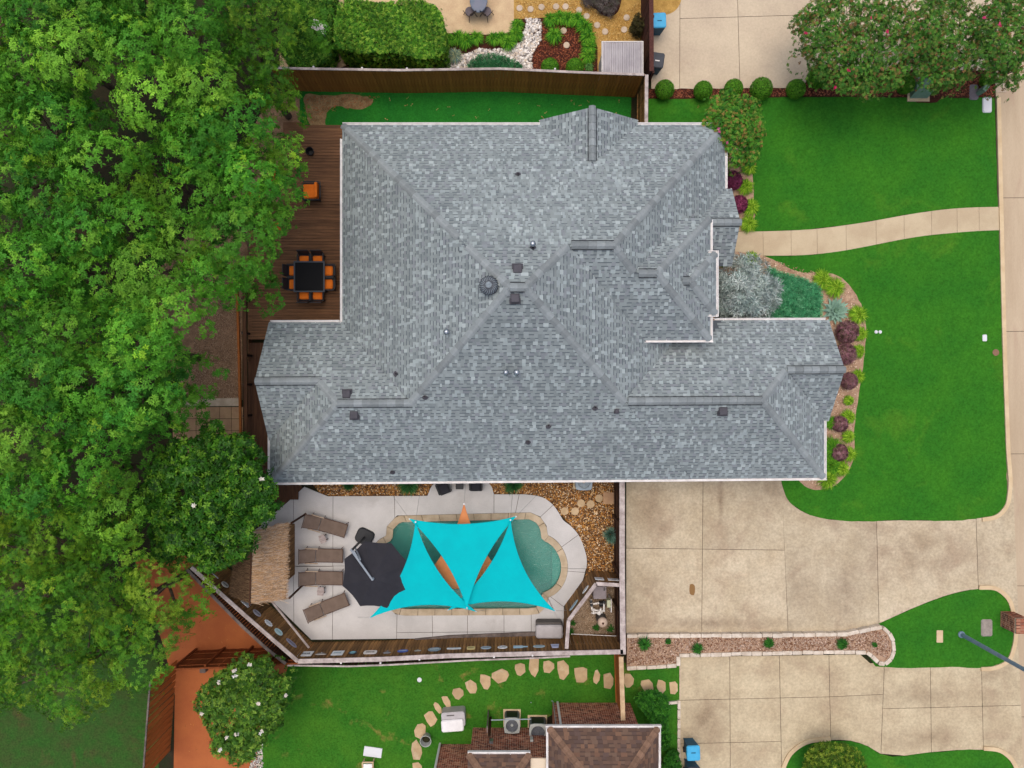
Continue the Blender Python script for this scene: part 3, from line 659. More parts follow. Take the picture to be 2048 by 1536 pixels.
MT['deck'] = mat('stained_deck_plank', L('#855f41', A), L('#6b4b34', A), s=2.2, rnd=.2, fine=.14, fs=9, stretch=(.5, 8, 8), rough=.75)
MT['deck_y'] = mat('stained_deck_plank_lengthwise', L('#60402a', A), L('#4c3020', A), s=2.2, rnd=.2, fine=.14, fs=9, stretch=(8, .5, 8), rough=.75)
MT['black'] = mat('black_metal', L('#17181b'), rough=.5, spec=.4)

def fence(label, top, zt, m, board=.155, cap=None, capw=.14, caph=.045, z0=0.0, rails=None, rail_side=1, posts=0, cat='fence', name='board_fence', gap=.013, uneven=.012, postm=None, zend=None):
    """boards stand under a measured top line; every board, rail and cap is its own piece"""
    pts = [P(u, v, zt) for u, v in top]; t = thing(name, label, cat, (pts[0].x, pts[0].y, z0)); loc = t.location.copy()
    bm_ = MB().box((0, 0, 0), (board - gap, .022, zt - z0)).mesh('board'); bm_.materials.append(MT[m])
    for a, b in zip(pts, pts[1:]):
        d = (b - a); ln = d.length; d.normalize(); ang = math.atan2(d.y, d.x); nrm = Vector((-d.y, d.x, 0)); n_ = max(1, int(ln / board))
        for k in range(n_):
            o = bpy.data.objects.new('board', bm_); COL.objects.link(o); o.parent = t
            p = a + d * ((k + .5) * ln / n_) + nrm * random.uniform(-.006, .006)
            o.location = (p.x - loc.x, p.y - loc.y, random.uniform(-uneven, 0)); o.rotation_euler = (random.uniform(-.006, .006), 0, ang)
        if cap:
            MB().beam(a + Vector((0, 0, caph / 2 + .004)), b + Vector((0, 0, caph / 2 + .004)), capw, caph).build('top_rail', MT[cap], t)
        for rz in rails or ():
            e = nrm * (.045 * rail_side); MB().beam(Vector((a.x, a.y, rz)) + e, Vector((b.x, b.y, rz)) + e, .04, .09).build('rail', MT[postm or m], t)
        if posts:
            n2 = max(1, round(ln / posts))
            for k in range(n2 + 1):
                p = a + d * (ln * k / n2) + nrm * (.09 * rail_side); MB().box((p.x, p.y, z0), (.09, .09, zt - z0 - .01), ang).build('post', MT[postm or m], t)
    return t, pts
fence('tall brown cedar fence along the north side lawn', [(540, 136), (607, 138), (800, 141), (1000, 138), (1150, 145), (1288, 150)], 2.45, 'fence_north', cap='greywood', capw=.10, rails=(.4, 1.3, 2.2), rail_side=1, gap=.005)
fence('dark red-brown fence behind the upper two wheeled bins', [(1302, -80), (1303, 143)], 2.45, 'fence_red', cap='fence_red', capw=.19, rails=(.35, 1.25, 2.2), rail_side=1, posts=2.2)
fence('short grey-capped fence ending at the house gable', [(1293, 150), (1292, 262)], 2.35, 'fence', cap='greywood', capw=.15, rails=(.35, 1.25, 2.1), rail_side=-1, posts=1.8)
fs_, fs_pts = fence('brown pool fence with a pale cap and hung plaques, south side', [(596, 1322), (760, 1318), (900, 1311), (1060, 1307), (1246, 1303)], 2.3, 'fence', cap='greywood', capw=.20)
fd_, fd_pts = fence('diagonal brown pool fence beside the thatched hut', [(383, 1134), (490, 1230), (596, 1322)], 2.3, 'fence', cap='greywood', capw=.17)
MB().beam(Vector((fd_pts[1].x + .55, fd_pts[1].y + .5, 1.05)), Vector((fd_pts[2].x + .14, fd_pts[2].y + .12, 1.05)), .09, .05).build('rail', MT['greywood'], fd_)
fence('fence between pool garden and driveway with dark rails', [(1244, 945), (1244, 1150), (1246, 1308)], 2.3, 'fence_dark', cap='greywood', capw=.24, rails=(.3, 1.1, 2.0), rail_side=-1, posts=2.3)
fence('angled fence screening the pool pump corner', [(1244, 1170), (1192, 1167), (1137, 1240), (1133, 1297)], 2.2, 'fence', cap='greywood', capw=.16)
fence('old grey outer fence leaning along the diagonal pool fence', [(374, 1138), (430, 1196), (485, 1252), (535, 1298), (572, 1327)], 2.28, 'fence_dark', cap='darkgreywood', capw=.13, board=.12)
fence('thin pale outer fence behind the southern pool fence', [(575, 1330), (700, 1332), (780, 1329), (940, 1320), (1080, 1315), (1140, 1312)], 2.15, 'fence_dark', cap='greywood', capw=.07)
fence('pale-capped neighbour fence running down to the brick wall', [(1242, 1313), (1244, 1380), (1246, 1440)], 2.2, 'fence_orange', cap='palewood', capw=.20, rails=(.4, 1.8), rail_side=-1)
fence('rust-brown cross fence with rails in the terracotta court', [(350, 1338), (470, 1333), (600, 1326)], 2.2, 'fence_rust', cap='fence_rust', capw=.07, rails=(.5, 1.2, 1.9), rail_side=1, posts=1.3)
fence('orange cedar fence along the terracotta court', [(301, 1362), (294, 1450), (286, 1560)], 2.5, 'fence_orange', board=.29, gap=.025, cap='darkgreywood', capw=.07)

# beds and gravels
bed = flat('planting_bed', smooth([(1425, 640), (1425, 512), (1525, 512), (1600, 545), (1655, 546), (1690, 562), (1712, 592), (1727, 625), (1731, 665), (1728, 705), (1721, 760), (1712, 820), (1707, 870), (1707, 915), (1694, 945), (1668, 970), (1638, 980), (1608, 972), (1592, 955)], 4) + [(1560, 900), (1560, 640)], .062, MT['bed'], 'tan mulched bed curving round the garage front', jit=.02)
bed2 = flat('planting_bed', [(1425, 262), (1490, 290), (1503, 330), (1506, 380), (1509, 430), (1507, 463), (1440, 463), (1400, 400)], .062, MT['bed'], 'narrow tan bed between house front and upper lawn', jit=.02)
bed3 = flat('planting_bed', [(1297, 179), (1600, 177), (1618, 158), (1640, 142), (1990, 142), (1988, 196), (1882, 197), (1872, 206), (1832, 207), (1824, 196), (1600, 194), (1500, 197), (1297, 199)], .062, MT['mulch'], 'dark red mulch strip under the round shrubs', jit=.02)
flat('bare_soil', smooth([(612, 190), (650, 192), (720, 190), (745, 200), (735, 214), (700, 218), (672, 212), (655, 225), (650, 245), (668, 262), (640, 258), (622, 250), (612, 225)], 4, True), .035, mat('bare_tan_soil', L('#a58a63', A), L('#8a6f4d', A), s=3, fine=.3, fs=18, rough=1), 'bare tan soil at the tree end of the side lawn', jit=.05)
flat('gravel_bed', [(600, 935), (640, 986), (656, 993), (855, 992), (861, 976), (873, 960), (873, 935)], .015, MT['gravelbase'], 'brown pebble bed between house and pool deck')
flat('gravel_bed', [(974, 935), (975, 962), (988, 989), (1050, 989), (1085, 995), (1106, 1010), (1119, 1028), (1140, 1051), (1157, 1070), (1169, 1098), (1174, 1122), (1172, 1144), (1166, 1160), (1182, 1142), (1232, 1148), (1232, 935)], .015, MT['gravelbase'], 'brown pebble bed right of the pool with stepping pads')
flat('gravel_bed', [(1130, 1212), (1180, 1142), (1232, 1148), (1232, 1285), (1126, 1290)], .018, mat('pump_gravel', L('#a48f78', A), L('#8b745c', A), s=3, fine=.25, fs=28, rough=1), 'grey-tan gravel of the pool pump corner')
flat('gravel_bed', [(560, 195), (612, 195), (600, 262), (600, 470), (485, 560), (485, 800), (330, 800), (300, 560), (420, 420), (520, 230)], .012, mat('pea_gravel', L('#a58468', A), L('#876a52', A), s=3, fine=.35, fs=26, rough=1), 'brown pea gravel beside the wooden deck')
flat('court', [(270, 1120), (430, 1105), (600, 1300), (590, 1335), (560, 1370), (515, 1480), (510, 1700), (345, 1700), (350, 1390), (330, 1300)], .014, MT['terracotta'], 'terracotta painted court beside the pool fence')
flat('patio', [(560, -80), (1027, -80), (1028, 66), (975, 70), (880, 66), (640, 150), (560, 150)], .03, MT['patio'], 'tan aggregate patio at the top edge')
flat('gravel_path', [(1027, -80), (1290, -80), (1290, 150), (1195, 150), (1195, 95), (1175, 45), (1130, 30), (1100, 34), (1055, 38), (1027, 38)], .02, MT['goldgravel'], 'golden gravel path with round stepping stones')
flat('planting_bed', [(600, 120), (880, 66), (1028, 66), (1030, 38), (1100, 34), (1130, 30), (1175, 45), (1195, 95), (1195, 152), (600, 146)], .016, MT['mulch'], 'dark mulch bed with white river rock')
flat('planting_bed', smooth([(1160, -60), (1165, 0), (1190, 18), (1215, 34), (1232, 28), (1243, 0), (1245, -60)], 4), .026, MT['mulch'], 'small mulch bed of grey shrub at the top edge')
flat('gravel_path', smooth([(1306, -40), (1360, -30), (1361, 5), (1350, 22), (1334, 30), (1306, 30)], 4), .045, MT['goldgravel'], 'rounded gravel pocket beside the upper blue bin')

ICO = None
OCT = (np.array([(1, .2, 0), (.1, 1, .1), (-1, -.1, 0), (-.1, -1, .1), (.1, 0, 1), (0, 0, -1)], float), np.array([(0, 1, 4), (1, 2, 4), (2, 3, 4), (3, 0, 4), (1, 0, 5), (2, 1, 5), (3, 2, 5), (0, 3, 5)]))
def stones(name, poly_px, n, size, cols, parent=None, z=.02, flatk=.6, label=None, mm='pebble', elong=1.0, ico=False):
    """thousands of small stones: real geometry, one object"""
    global ICO
    if ICO is None:
        bm = bmesh.new(); bmesh.ops.create_icosphere(bm, subdivisions=1, radius=1)
        ICO = (np.array([v.co[:] for v in bm.verts]), np.array([[v.index for v in f.verts] for f in bm.faces])); bm.free()
    V0, F0 = ICO if ico else OCT; xy = scatter(XY(poly_px), n); sz = RNG.uniform(size[0], size[1], n) * RNG.uniform(.8, 1.2, n)
    sc = np.stack([sz * RNG.uniform(.9, 1.3, n) * elong, sz * RNG.uniform(.7, 1.0, n), sz * flatk * RNG.uniform(.7, 1.1, n)], 1)
    an = RNG.uniform(0, 6.283, n); V = V0[None] * sc[:, None] * RNG.uniform(.85, 1.12, (n, len(V0), 1)); c, s_ = np.cos(an)[:, None], np.sin(an)[:, None]
    X = V[..., 0] * c - V[..., 1] * s_ + xy[:, :1]; Y = V[..., 0] * s_ + V[..., 1] * c + xy[:, 1:]; Z = V[..., 2] + z + sc[:, 2:] * .4
    pal = np.array(cols)[RNG.integers(0, len(cols), n)] * RNG.uniform(.8, 1.15, (n, 1))
    me = np_mesh(name, np.stack([X, Y, Z], -1).reshape(-1, 3), (F0[None] + (np.arange(n) * len(V0))[:, None, None]).reshape(-1, 3), np.repeat(pal, len(V0), 0))
    o = link(name, me, MT[mm], parent, 'stuff')
    if label: o['label'] = label
    return o
RIV = [L(c, A) for c in ('#9b6a35', '#b98445', '#7d5a38', '#c9a877', '#5f4a38', '#a87540', '#d8c3a2', '#8a6d55', '#6e4a2a', '#c08a3c')]
stones('pebbles', [(604, 940), (640, 985), (656, 991), (854, 990), (861, 975), (871, 962), (872, 940)], 5200, (.022, .05), RIV, label='multicoloured brown pebbles along the house above the pool')
stones('pebbles', [(976, 940), (977, 962), (990, 987), (1050, 987), (1085, 993), (1107, 1009), (1121, 1027), (1141, 1050), (1158, 1069), (1171, 1097), (1176, 1122), (1174, 1144), (1170, 1156), (1182, 1141), (1231, 1146), (1231, 940)], 12500, (.022, .05), RIV, label='multicoloured brown pebbles right of the pool')
WHT = [L(c, A) for c in ('#d9d5cf', '#c4bfb8', '#e6e2dc', '#b0aaa3', '#cdbfae', '#8f8a86')]
stones('river_rock', [(890, 118), (935, 108), (960, 98), (985, 100), (1010, 98), (1040, 85), (1052, 55), (1052, 38), (1082, 40), (1082, 80), (1070, 100), (1062, 120), (1065, 142), (890, 142)], 2600, (.035, .075), WHT, flatk=.7, ico=True, label='white river rocks in a dry stream bed')
stones('pebbles', [(500, 1480), (525, 1470), (528, 1560), (500, 1560)], 700, (.03, .05), WHT, label='white gravel strip beside the terracotta court')
stones('bark_mulch', [(1297, 181), (1600, 179), (1620, 158), (1642, 146), (1988, 146), (1986, 194), (1600, 192), (1297, 197)], 5200, (.016, .032), [L(c, A) for c in ('#7a3f2c', '#94553a', '#5a2e20', '#a86848', '#683a28')], z=.062, flatk=.4, elong=2, label='red bark chips under the round shrubs')
stones('bark_mulch', [(1085, 45), (1125, 38), (1170, 55), (1190, 100), (1190, 146), (1068, 146), (1064, 118), (1082, 85)], 2600, (.016, .034), [L(c, A) for c in ('#6b3524', '#8a4a30', '#4c2519', '#9c5c3c')], z=.018, flatk=.4, elong=2, label='red bark chips in the upper garden bed')
stones('bark_mulch', [(640, 520), (1425, 640), (1430, 515), (1525, 516), (1650, 550), (1688, 566), (1722, 625), (1727, 665), (1724, 705), (1717, 760), (1708, 820), (1703, 870), (1702, 915), (1690, 942), (1664, 966), (1636, 976), (1600, 950), (1560, 900)][1:], 6500, (.014, .034), [L(c, A) for c in ('#c2a084', '#d8bca2', '#a08066', '#b59478', '#e0cdb8')], z=.062, flatk=.4, elong=1.8, label='pale bark chips in the curved front bed')
stones('pebbles', [(395, 600), (480, 585), (483, 796), (380, 796)], 5200, (.014, .028), [L(c, A) for c in ('#b3937a', '#94765c', '#c8ac92', '#775a45', '#a58468')], z=.012, label='fine brown gravel left of the deck')
stones('pebbles', [(1140, 1240), (1190, 1172), (1228, 1175), (1228, 1282), (1134, 1284)], 2400, (.014, .03), [L(c, A) for c in ('#b3a08a', '#9c8870', '#cdbba5', '#7d6a56')], z=.018, label='grey-tan gravel round the pool filter')
# gravel path: golden chips near the shed
stones('pebbles', [(1030, 2), (1160, 2), (1215, 40), (1285, 2), (1285, 80), (1200, 82), (1176, 44), (1130, 29), (1032, 37)], 4200, (.016, .028), [L(c, A) for c in ('#c99f57', '#b98c45', '#d8b978', '#a07838')], z=.02, label='golden gravel chips on the path by the shed')

# pavers left of the deck
pv = thing('paver_patch', 'square tan pavers with a grey border strip left of the deck', 'pavers', P(425, 850), None)
MB().prism(XY([(340, 798), (482, 796), (482, 812), (340, 813)]), 0, .05, True).build('border_strip', MT['steppad'], pv)
for i in range(6):
    for j in range(5):
        u0, v0 = 346 + i * 23.5, 813.5 + j * 24; MB().prism(XY([(u0 + .5, v0 + .5), (u0 + 23, v0 + .5), (u0 + 23, v0 + 23.5), (u0 + .5, v0 + 23.5)]), 0, .045 + random.uniform(0, .006), True).build('paver', MT['paver'], pv)

# wooden deck
dk = thing('wooden_deck', 'dark brown plank deck on the left side of the house', 'deck', P(590, 460))
ZD = .5
y_t, y_b = P(0, 256, ZD).y, P(0, 679, ZD).y; nb = int((y_t - y_b) / .142)
for k in range(nb):
    y = y_t - (k + .5) * (y_t - y_b) / nb; xl = P(606 if y > P(0, 300, ZD).y else (560 if y > P(0, 420, ZD).y else 497), 0, ZD).x
    MB().box(((xl - 6.95) / 2, y, ZD - .03), (-6.95 - xl, .130, .03)).build('plank', MT['deck'], dk)
xl, xr = P(494, 0, ZD).x, -9.95; nb = int((xr - xl) / .14)
for k in range(nb):
    x = xl + (k + .5) * .14; yb = P(0, 1000 if x > P(530, 0).x else 985, ZD).y
    MB().box((x, (y_b - .15 + yb) / 2, ZD - .13), (.134, y_b - .15 - yb, .03)).build('plank', MT['deck_y'], dk)
dq = XY([(530, 950), (600, 958), (608, 975), (545, 1030), (528, 1040)])
for k in range(16):
    a, b_ = XY([(505 + k * 8.5, 955), (550 + k * 8.5, 1000)]); a2, b2 = XY([(505 + (k + 1) * 8.5 - .4, 955), (550 + (k + 1) * 8.5 - .4, 1000)])
    q = clip(clip(ccw(dq), a, b_), b2, a2)
    if len(q) < 3: q = clip(clip(ccw(dq), b_, a), a2, b2)
    if len(q) > 2 and abs(area2(q)) > .01: MB().prism(q, .2, .24).build('plank', MT['deck_y'], dk)
for k in range(3):
    MB().prism(XY([(568 + 12 * k, 246 + 6 * k), (604, 246 + 6 * k), (604, 252 + k * 2), (700, 252 + k * 2), (700, 300), (568 + 12 * k, 330)]), 0, .12 * (k + 1)).build('step', MT['deck'], dk)
MB().box((P(496, 0, ZD).x - .01, (y_t + y_b) / 2 - 3, .0), (.03, 6, .46)).build('fascia', MT['deck'], dk)
rl = thing('deck_railing', 'dark wood railing with black posts along the deck edge', 'railing', P(492, 700))
for k, (u, v) in enumerate(((488, 597), (488, 665), (491, 710), (491, 769), (491, 832), (492, 900))):
    p = P(u - 6, v, 1.35); MB().box((p.x + .06, p.y, .38), (.10, .10, .96)).build('post', MT['black'], rl)
MB().beam(P(488, 560, 1.38), P(490, 690, 1.38), .16, .04).build('top_rail', MT['deck_y'], rl); MB().beam(P(490, 690.5, 1.38), P(493, 960, 1.38), .16, .04).build('top_rail', MT['deck_y'], rl)
e_ = thing('landscape_edging', 'rust-brown timber edging between gravel and deck', 'edging', P(475, 700)); MB().beam(P(474, 560, .07), P(478, 700, .07), .10, .14).build('timber', MT['fence_orange'], e_); MB().beam(P(478, 700.5, .07), P(482, 880, .07), .10, .14).build('timber', MT['fence_orange'], e_)
lt = thing('timber_ledge', 'flat weathered timber ledge along the south pool fence', 'ledge', P(980, 1270)); MB().prism(XY([(830, 1276), (900, 1269), (1070, 1262), (1070, 1274), (830, 1279)]), .05, .16).build('timber', MT['darkgreywood'], lt)
# ---------------------------------------------------------------- pool furniture
MT['sling'] = mat('taupe_sling_fabric', L('#7b6a5e', A), L('#6f5f54', A), s=3, fine=.08, fs=60, rough=.9)
MT['brownmetal'] = mat('brown_metal_frame', L('#5b4438', A), rough=.5)
MT['armpale'] = mat('pale_arm_rest', L('#b8a58f', A), L('#a08c77', A), s=6, rough=.6)
MT['umbrella'] = mat('charcoal_canvas', L('#34343a', A), L('#2f2f35', A), s=2, fine=.06, fs=50, rough=.95)
MT['greymetal'] = mat('grey_powder_coat', L('#98a2ab', A), rough=.45, metal=.1, spec=.5)
MT['charcoal'] = mat('charcoal_plastic', L('#2e3034', A), rough=.5)
MT['sail'] = mat('turquoise_shade_cloth', L('#00cdd4', .78), L('#03c3cc', .78), s=.8, fine=.03, fs=60, trans=.12, rough=.8, spec=.1, bump=.35, bs=1.6)
MT['sail_o'] = mat('orange_shade_cloth', L('#e89a66', .86), L('#dd8d5b', .86), s=.8, fine=.03, fs=60, trans=.15, rough=.8, spec=.1)
MT['steel'] = mat('steel_cable', L('#9aa0a6'), rough=.3, metal=.9)
def lounger():
    t = thing('sun_lounger', 'x', 'sun lounger', (0, 0, 0), 'sun loungers on the pool deck')
    MB().add([(-.28, -.29, .34), (.96, -.29, .36), (.96, .29, .36), (-.28, .29, .34), (-.28, -.29, .325), (.96, -.29, .345), (.96, .29, .345), (-.28, .29, .325)],
             [[0, 1, 2, 3], [7, 6, 5, 4], [0, 4, 5, 1], [2, 6, 7, 3]]).build('seat_sling', MT['sling'], t)
    MB().add([(-.98, -.29, .66), (-.31, -.29, .345), (-.31, .29, .345), (-.98, .29, .66), (-.98, -.29, .645), (-.31, -.29, .33), (-.31, .29, .33), (-.98, .29, .645)],
             [[0, 1, 2, 3], [7, 6, 5, 4], [0, 4, 5, 1], [2, 6, 7, 3]]).build('backrest_sling', MT['sling'], t)
    for s in (-1, 1):
        MB().tube([(-.32, .31 * s, .34), (.98, .31 * s, .36)], .018, 6).build('side_rail', MT['brownmetal'], t)
        MB().tube([(-.32, .31 * s, .34), (-1.0, .31 * s, .675)], .018, 6).build('back_rail', MT['brownmetal'], t)
        MB().rbox((-.45, .345 * s, .50), (.62, .055, .03), .02).build('arm_rest', MT['armpale'], t)
        for x in (-.72, -.16, .88): MB().tube([(x, .31 * s, .36 if x > -.6 else .5), (x - (.06 if x < 0 else -.04), .345 * s, .0)], .017, 6).build('leg', MT['brownmetal'], t)
    MB().tube([(-1.0, -.36, .68), (-1.0, .36, .68)], .018, 6).build('head_bar', MT['brownmetal'], t); MB().tube([(.98, -.33, .36), (.98, .33, .36)], .018, 6).build('foot_bar', MT['brownmetal'], t)
    return t
lg0 = lounger()
for i, (u, v, a, lb) in enumerate(((653, 1050, -16, 'taupe sling sun lounger angled down toward the black umbrella base, topmost'), (645, 1110, -1, 'straight taupe sun lounger second from the top, beside the umbrella'),
                                   (645, 1155, -1, 'straight taupe sun lounger third from the top, touching the umbrella edge'), (656, 1212, 21, 'taupe sun lounger tilted upward, lowest of the four'))):
    o = lg0 if i == 0 else copy_tree(lg0); p = P(u, v, .3); o.location = (p.x, p.y, .05); o.rotation_euler.z = R(a); o['label'] = lb
MT['slat'] = mat('pale_grey_slat', L('#b8aaa4', A), L('#a29490', A), s=6, rnd=.08, rough=.8)
for i, (u, v, a, lb) in enumerate(((645, 1078, 20, 'small grey slatted side table below the topmost lounger'), (641, 1183, -5, 'small pale slatted side table above the lowest lounger'))):
    p = P(u, v, .45); t = thing('side_table', lb, 'side table', (p.x, p.y, .05), 'slatted side tables')
    for k in range(5): MB().box((p.x, p.y - .16 + .08 * k, .43), (.34 - abs(k - 2) * .03, .07, .025)).build('slat', MT['slat'], t)
    for sx in (-1, 1):
        for sy in (-1, 1): MB().beam((p.x + .12 * sx, p.y + .12 * sy, .05), (p.x + .1 * sx, p.y + .1 * sy, .43), .035, .035).build('leg', MT['brownmetal'], t)
    t.rotation_euler.z = R(a)
# cantilever umbrella
uc = P(751, 1150, 2.45); ub = P(729, 1074, .05)
t = thing('cantilever_umbrella', 'charcoal octagonal cantilever umbrella shading the loungers', 'umbrella', (ub.x, ub.y, .05))
MB().rbox((ub.x + .02, ub.y + .03, .05), (.84, .74, .13), .22, R(-25), ch=.05).build('base', MT['charcoal'], t)
mt = Vector((ub.x, ub.y, 2.75)); MB().tube([(ub.x, ub.y, .15), mt], .055, 10).build('mast', MT['charcoal'], t)
apex = Vector((uc.x - .02, uc.y - .02, 2.98)); rim = 2.42
b = MB(); b.tube([mt + Vector((-.05, .04, 0)), apex + Vector((0, 0, .12))], .045, 8); b.build('arm', MT['greymetal'], t)
MB().tube([Vector((ub.x, ub.y, 2.1)), mt.lerp(apex, .35) + Vector((.06, .03, .02))], .035, 8).build('brace', MT['greymetal'], t); MB().tube([mt + Vector((.08, 0, .02)), mt.lerp(apex, .4)], .03, 8).build('arm_strut', MT['greymetal'], t)
MB().lathe((apex.x, apex.y, apex.z - .02), [(.07, 0), (.07, .10), (.04, .16)], 10).build('hub', MT['greymetal'], t)
b = MB(); r0 = 1.56
for k in range(8):
    a0, a1 = R(22.5 + 45 * k - 4), R(22.5 + 45 * (k + 1) - 4); rows = []
    for j in range(7):
        q = j / 6; row = []
        for i in range(5):
            s = i / 4; e0 = Vector((math.cos(a0), math.sin(a0), 0)); e1 = Vector((math.cos(a1), math.sin(a1), 0)); d = e0.lerp(e1, s)
            sag = -.06 * math.sin(math.pi * s) * q; pull = 1 - .03 * math.sin(math.pi * s) * q
            p = Vector((uc.x, uc.y, 0)) + d * r0 * q * pull; p.z = apex.z - (apex.z - rim) * (q ** 1.15) + sag - (.03 if q > .45 else 0); row.append(p)
        rows.append(row)
    vs = [p for r_ in rows for p in r_]; b.add(vs, [[j * 5 + i, (j + 1) * 5 + i, (j + 1) * 5 + i + 1, j * 5 + i + 1] for j in range(6) for i in range(4)])
can = b.build('canopy', MT['umbrella'], t)
for k in range(8):
    a0 = R(22.5 + 45 * k - 4); MB().tube([(uc.x, uc.y, apex.z - .05), (uc.x + r0 * .98 * math.cos(a0), uc.y + r0 * .98 * math.sin(a0), rim - .045)], .012, 5).build('rib', MT['charcoal'], t)
# shade sails
def sail(label, A3, m, k=.10, n=16, name='shade_sail'):
    V3 = [Vector(a) for a in A3]; c = sum(V3, Vector()) / 3; t = thing(name, label, 'shade sail', (c.x, c.y, 0), 'shade sails over the pool')
    vs = []; idx = {}
    for i in range(n + 1):
        for j in range(n + 1 - i):
            b0, b1 = i / n, j / n; b2 = 1 - b0 - b1; p = V3[0] * b0 + V3[1] * b1 + V3[2] * b2
            for (q, r, w, o) in ((b0, b1, b2, 2), (b1, b2, b0, 0), (b2, b0, b1, 1)):
                e = V3[(o + 1) % 3].lerp(V3[(o + 2) % 3], .5); p = p + (V3[o] - e) * (k * 4 * q * r * (1 - w) ** 3)
            p.z -= .25 * (b0 * b1 + b1 * b2 + b2 * b0)
            idx[i, j] = len(vs); vs.append(p)
    fs = [[idx[i, j], idx[i + 1, j], idx[i, j + 1]] for i in range(n) for j in range(n - i)] + [[idx[i + 1, j], idx[i + 1, j + 1], idx[i, j + 1]] for i in range(n) for j in range(n - i - 1)]
    MB().add(vs, fs).build('cloth', MT[m], t, smooth=True)
    for ed in ([(i, 0) for i in range(n + 1)], [(0, j) for j in range(n + 1)], [(i, n - i) for i in range(n + 1)]): MB().tube([vs[idx[e]] for e in ed], .013, 5).build('hem', MT[m], t)
    for e in (0, 1, 2):
        d = Vector((V3[e].x - c.x, V3[e].y - c.y, 0)).normalized()
        MB().tube([V3[e], V3[e] + d * 1.3 + Vector((0, 0, -V3[e].z + .06))], .006, 4).build('cable', MT['steel'], t)
        MB().lathe((V3[e].x, V3[e].y, V3[e].z - .02), [(.035, 0), (.035, .03)], 8).build('corner_ring', MT['steel'], t)
sail('turquoise shade sail on the left, corner reaching under the umbrella', [P(831, 1044, 2.75), P(741, 1235, 2.35), P(952, 1223, 2.55)], 'sail')
sail('middle turquoise shade sail with its wide edge toward the house', [P(819, 1038, 2.65), P(1032, 1033, 2.65), P(934, 1216, 2.9)], 'sail', .075)
sail('turquoise shade sail on the right, corner pointing at the storage box', [P(1021, 1040, 2.8), P(1110, 1222, 2.35), P(896, 1220, 2.45)], 'sail')
sail('orange shade sail under the three turquoise ones', [P(928, 1008, 2.0), P(806, 1196, 1.75), P(1050, 1192, 1.75)], 'sail_o', .09)
# dark chairs and table under the eave
def patio_chair(c, rot, label, group, mm='charcoal', cush=None, w=.58, cat='chair', name='patio_chair', back=.45):
    t = thing(name, label, cat, c, group); z = c[2]
    for sx in (-1, 1):
        for sy in (-1, 1): MB().box((c[0] + sx * w * .42, c[1] + sy * w * .42, z), (.05, .05, .34)).build('leg', MT[mm], t)
    MB().rbox((c[0], c[1], z + .30), (w, w, .08), .06).build('seat', MT[mm], t)
    if cush: MB().rbox((c[0], c[1] - .02, z + .38), (w * .8, w * .82, .09), .07, ch=.04).build('cushion', MT[cush], t)
    b = MB(); y = c[1] + w * .46
    b.add([(c[0] - w * .5, y, z + .3), (c[0] + w * .5, y, z + .3), (c[0] + w * .46, y + .12, z + .38 + back), (c[0] - w * .46, y + .12, z + .38 + back),
           (c[0] - w * .5, y + .04, z + .3), (c[0] + w * .5, y + .04, z + .3), (c[0] + w * .46, y + .16, z + .38 + back), (c[0] - w * .46, y + .16, z + .38 + back)],
          [[0, 1, 2, 3], [7, 6, 5, 4], [3, 2, 6, 7], [0, 3, 7, 4], [1, 5, 6, 2], [0, 4, 5, 1]]); b.build('backrest', MT[mm], t)
    for s in (-1, 1): MB().rbox((c[0] + s * w * .5, c[1] + .04, z + .54), (.06, w * .9, .04), .02).build('arm_rest', MT[mm], t)
    t.rotation_euler.z = rot; return t
p = P(888, 976, .4); patio_chair((p.x, p.y, .05), R(22), 'black patio chair turned aside under the eave', 'black patio chairs', cush='umbrella')
p = P(952, 970, .4); patio_chair((p.x, p.y, .05), 0, 'black patio chair standing square right of the small table', 'black patio chairs', cush='umbrella')
p = P(919, 971, .45); t = thing('side_table', 'small black square table between two patio chairs', 'side table', (p.x, p.y, .05))
MB().rbox((p.x, p.y, .42), (.36, .36, .05), .03).build('table_top', MT['charcoal'], t)
for sx in (-1, 1):
    for sy in (-1, 1): MB().box((p.x + .14 * sx, p.y + .14 * sy, .05), (.04, .04, .37)).build('leg', MT['charcoal'], t)
# dining set on the wooden deck
MT['orange'] = mat('orange_cushion', L('#f28026', .9), L('#e67420', .9), s=4, fine=.05, fs=30, rough=.9)
MT['blackglass'] = mat('black_glass_top', L('#070a10'), rough=.45, spec=.12)
MT['frameg'] = mat('slate_grey_frame', L('#4a5058', A), rough=.5)
c = P(618, 553, 1.25); t = thing('dining_table', 'square black glass dining table with grey rim on the deck', 'table', (c.x, c.y, .5))
MB().rbox((c.x, c.y, 1.20), (1.30, 1.30, .025), .02).build('glass_top', MT['blackglass'], t)
for dx, dy, w, h in ((0, .68, 1.42, .065), (0, -.68, 1.42, .065), (.68, 0, .065, 1.29), (-.68, 0, .065, 1.29)): MB().box((c.x + dx, c.y + dy, 1.185), (w, h, .05)).build('rim', MT['frameg'], t)
for sx in (-1, 1):
    for sy in (-1, 1): MB().box((c.x + .62 * sx, c.y + .62 * sy, .5), (.06, .06, .68)).build('leg', MT['frameg'], t)
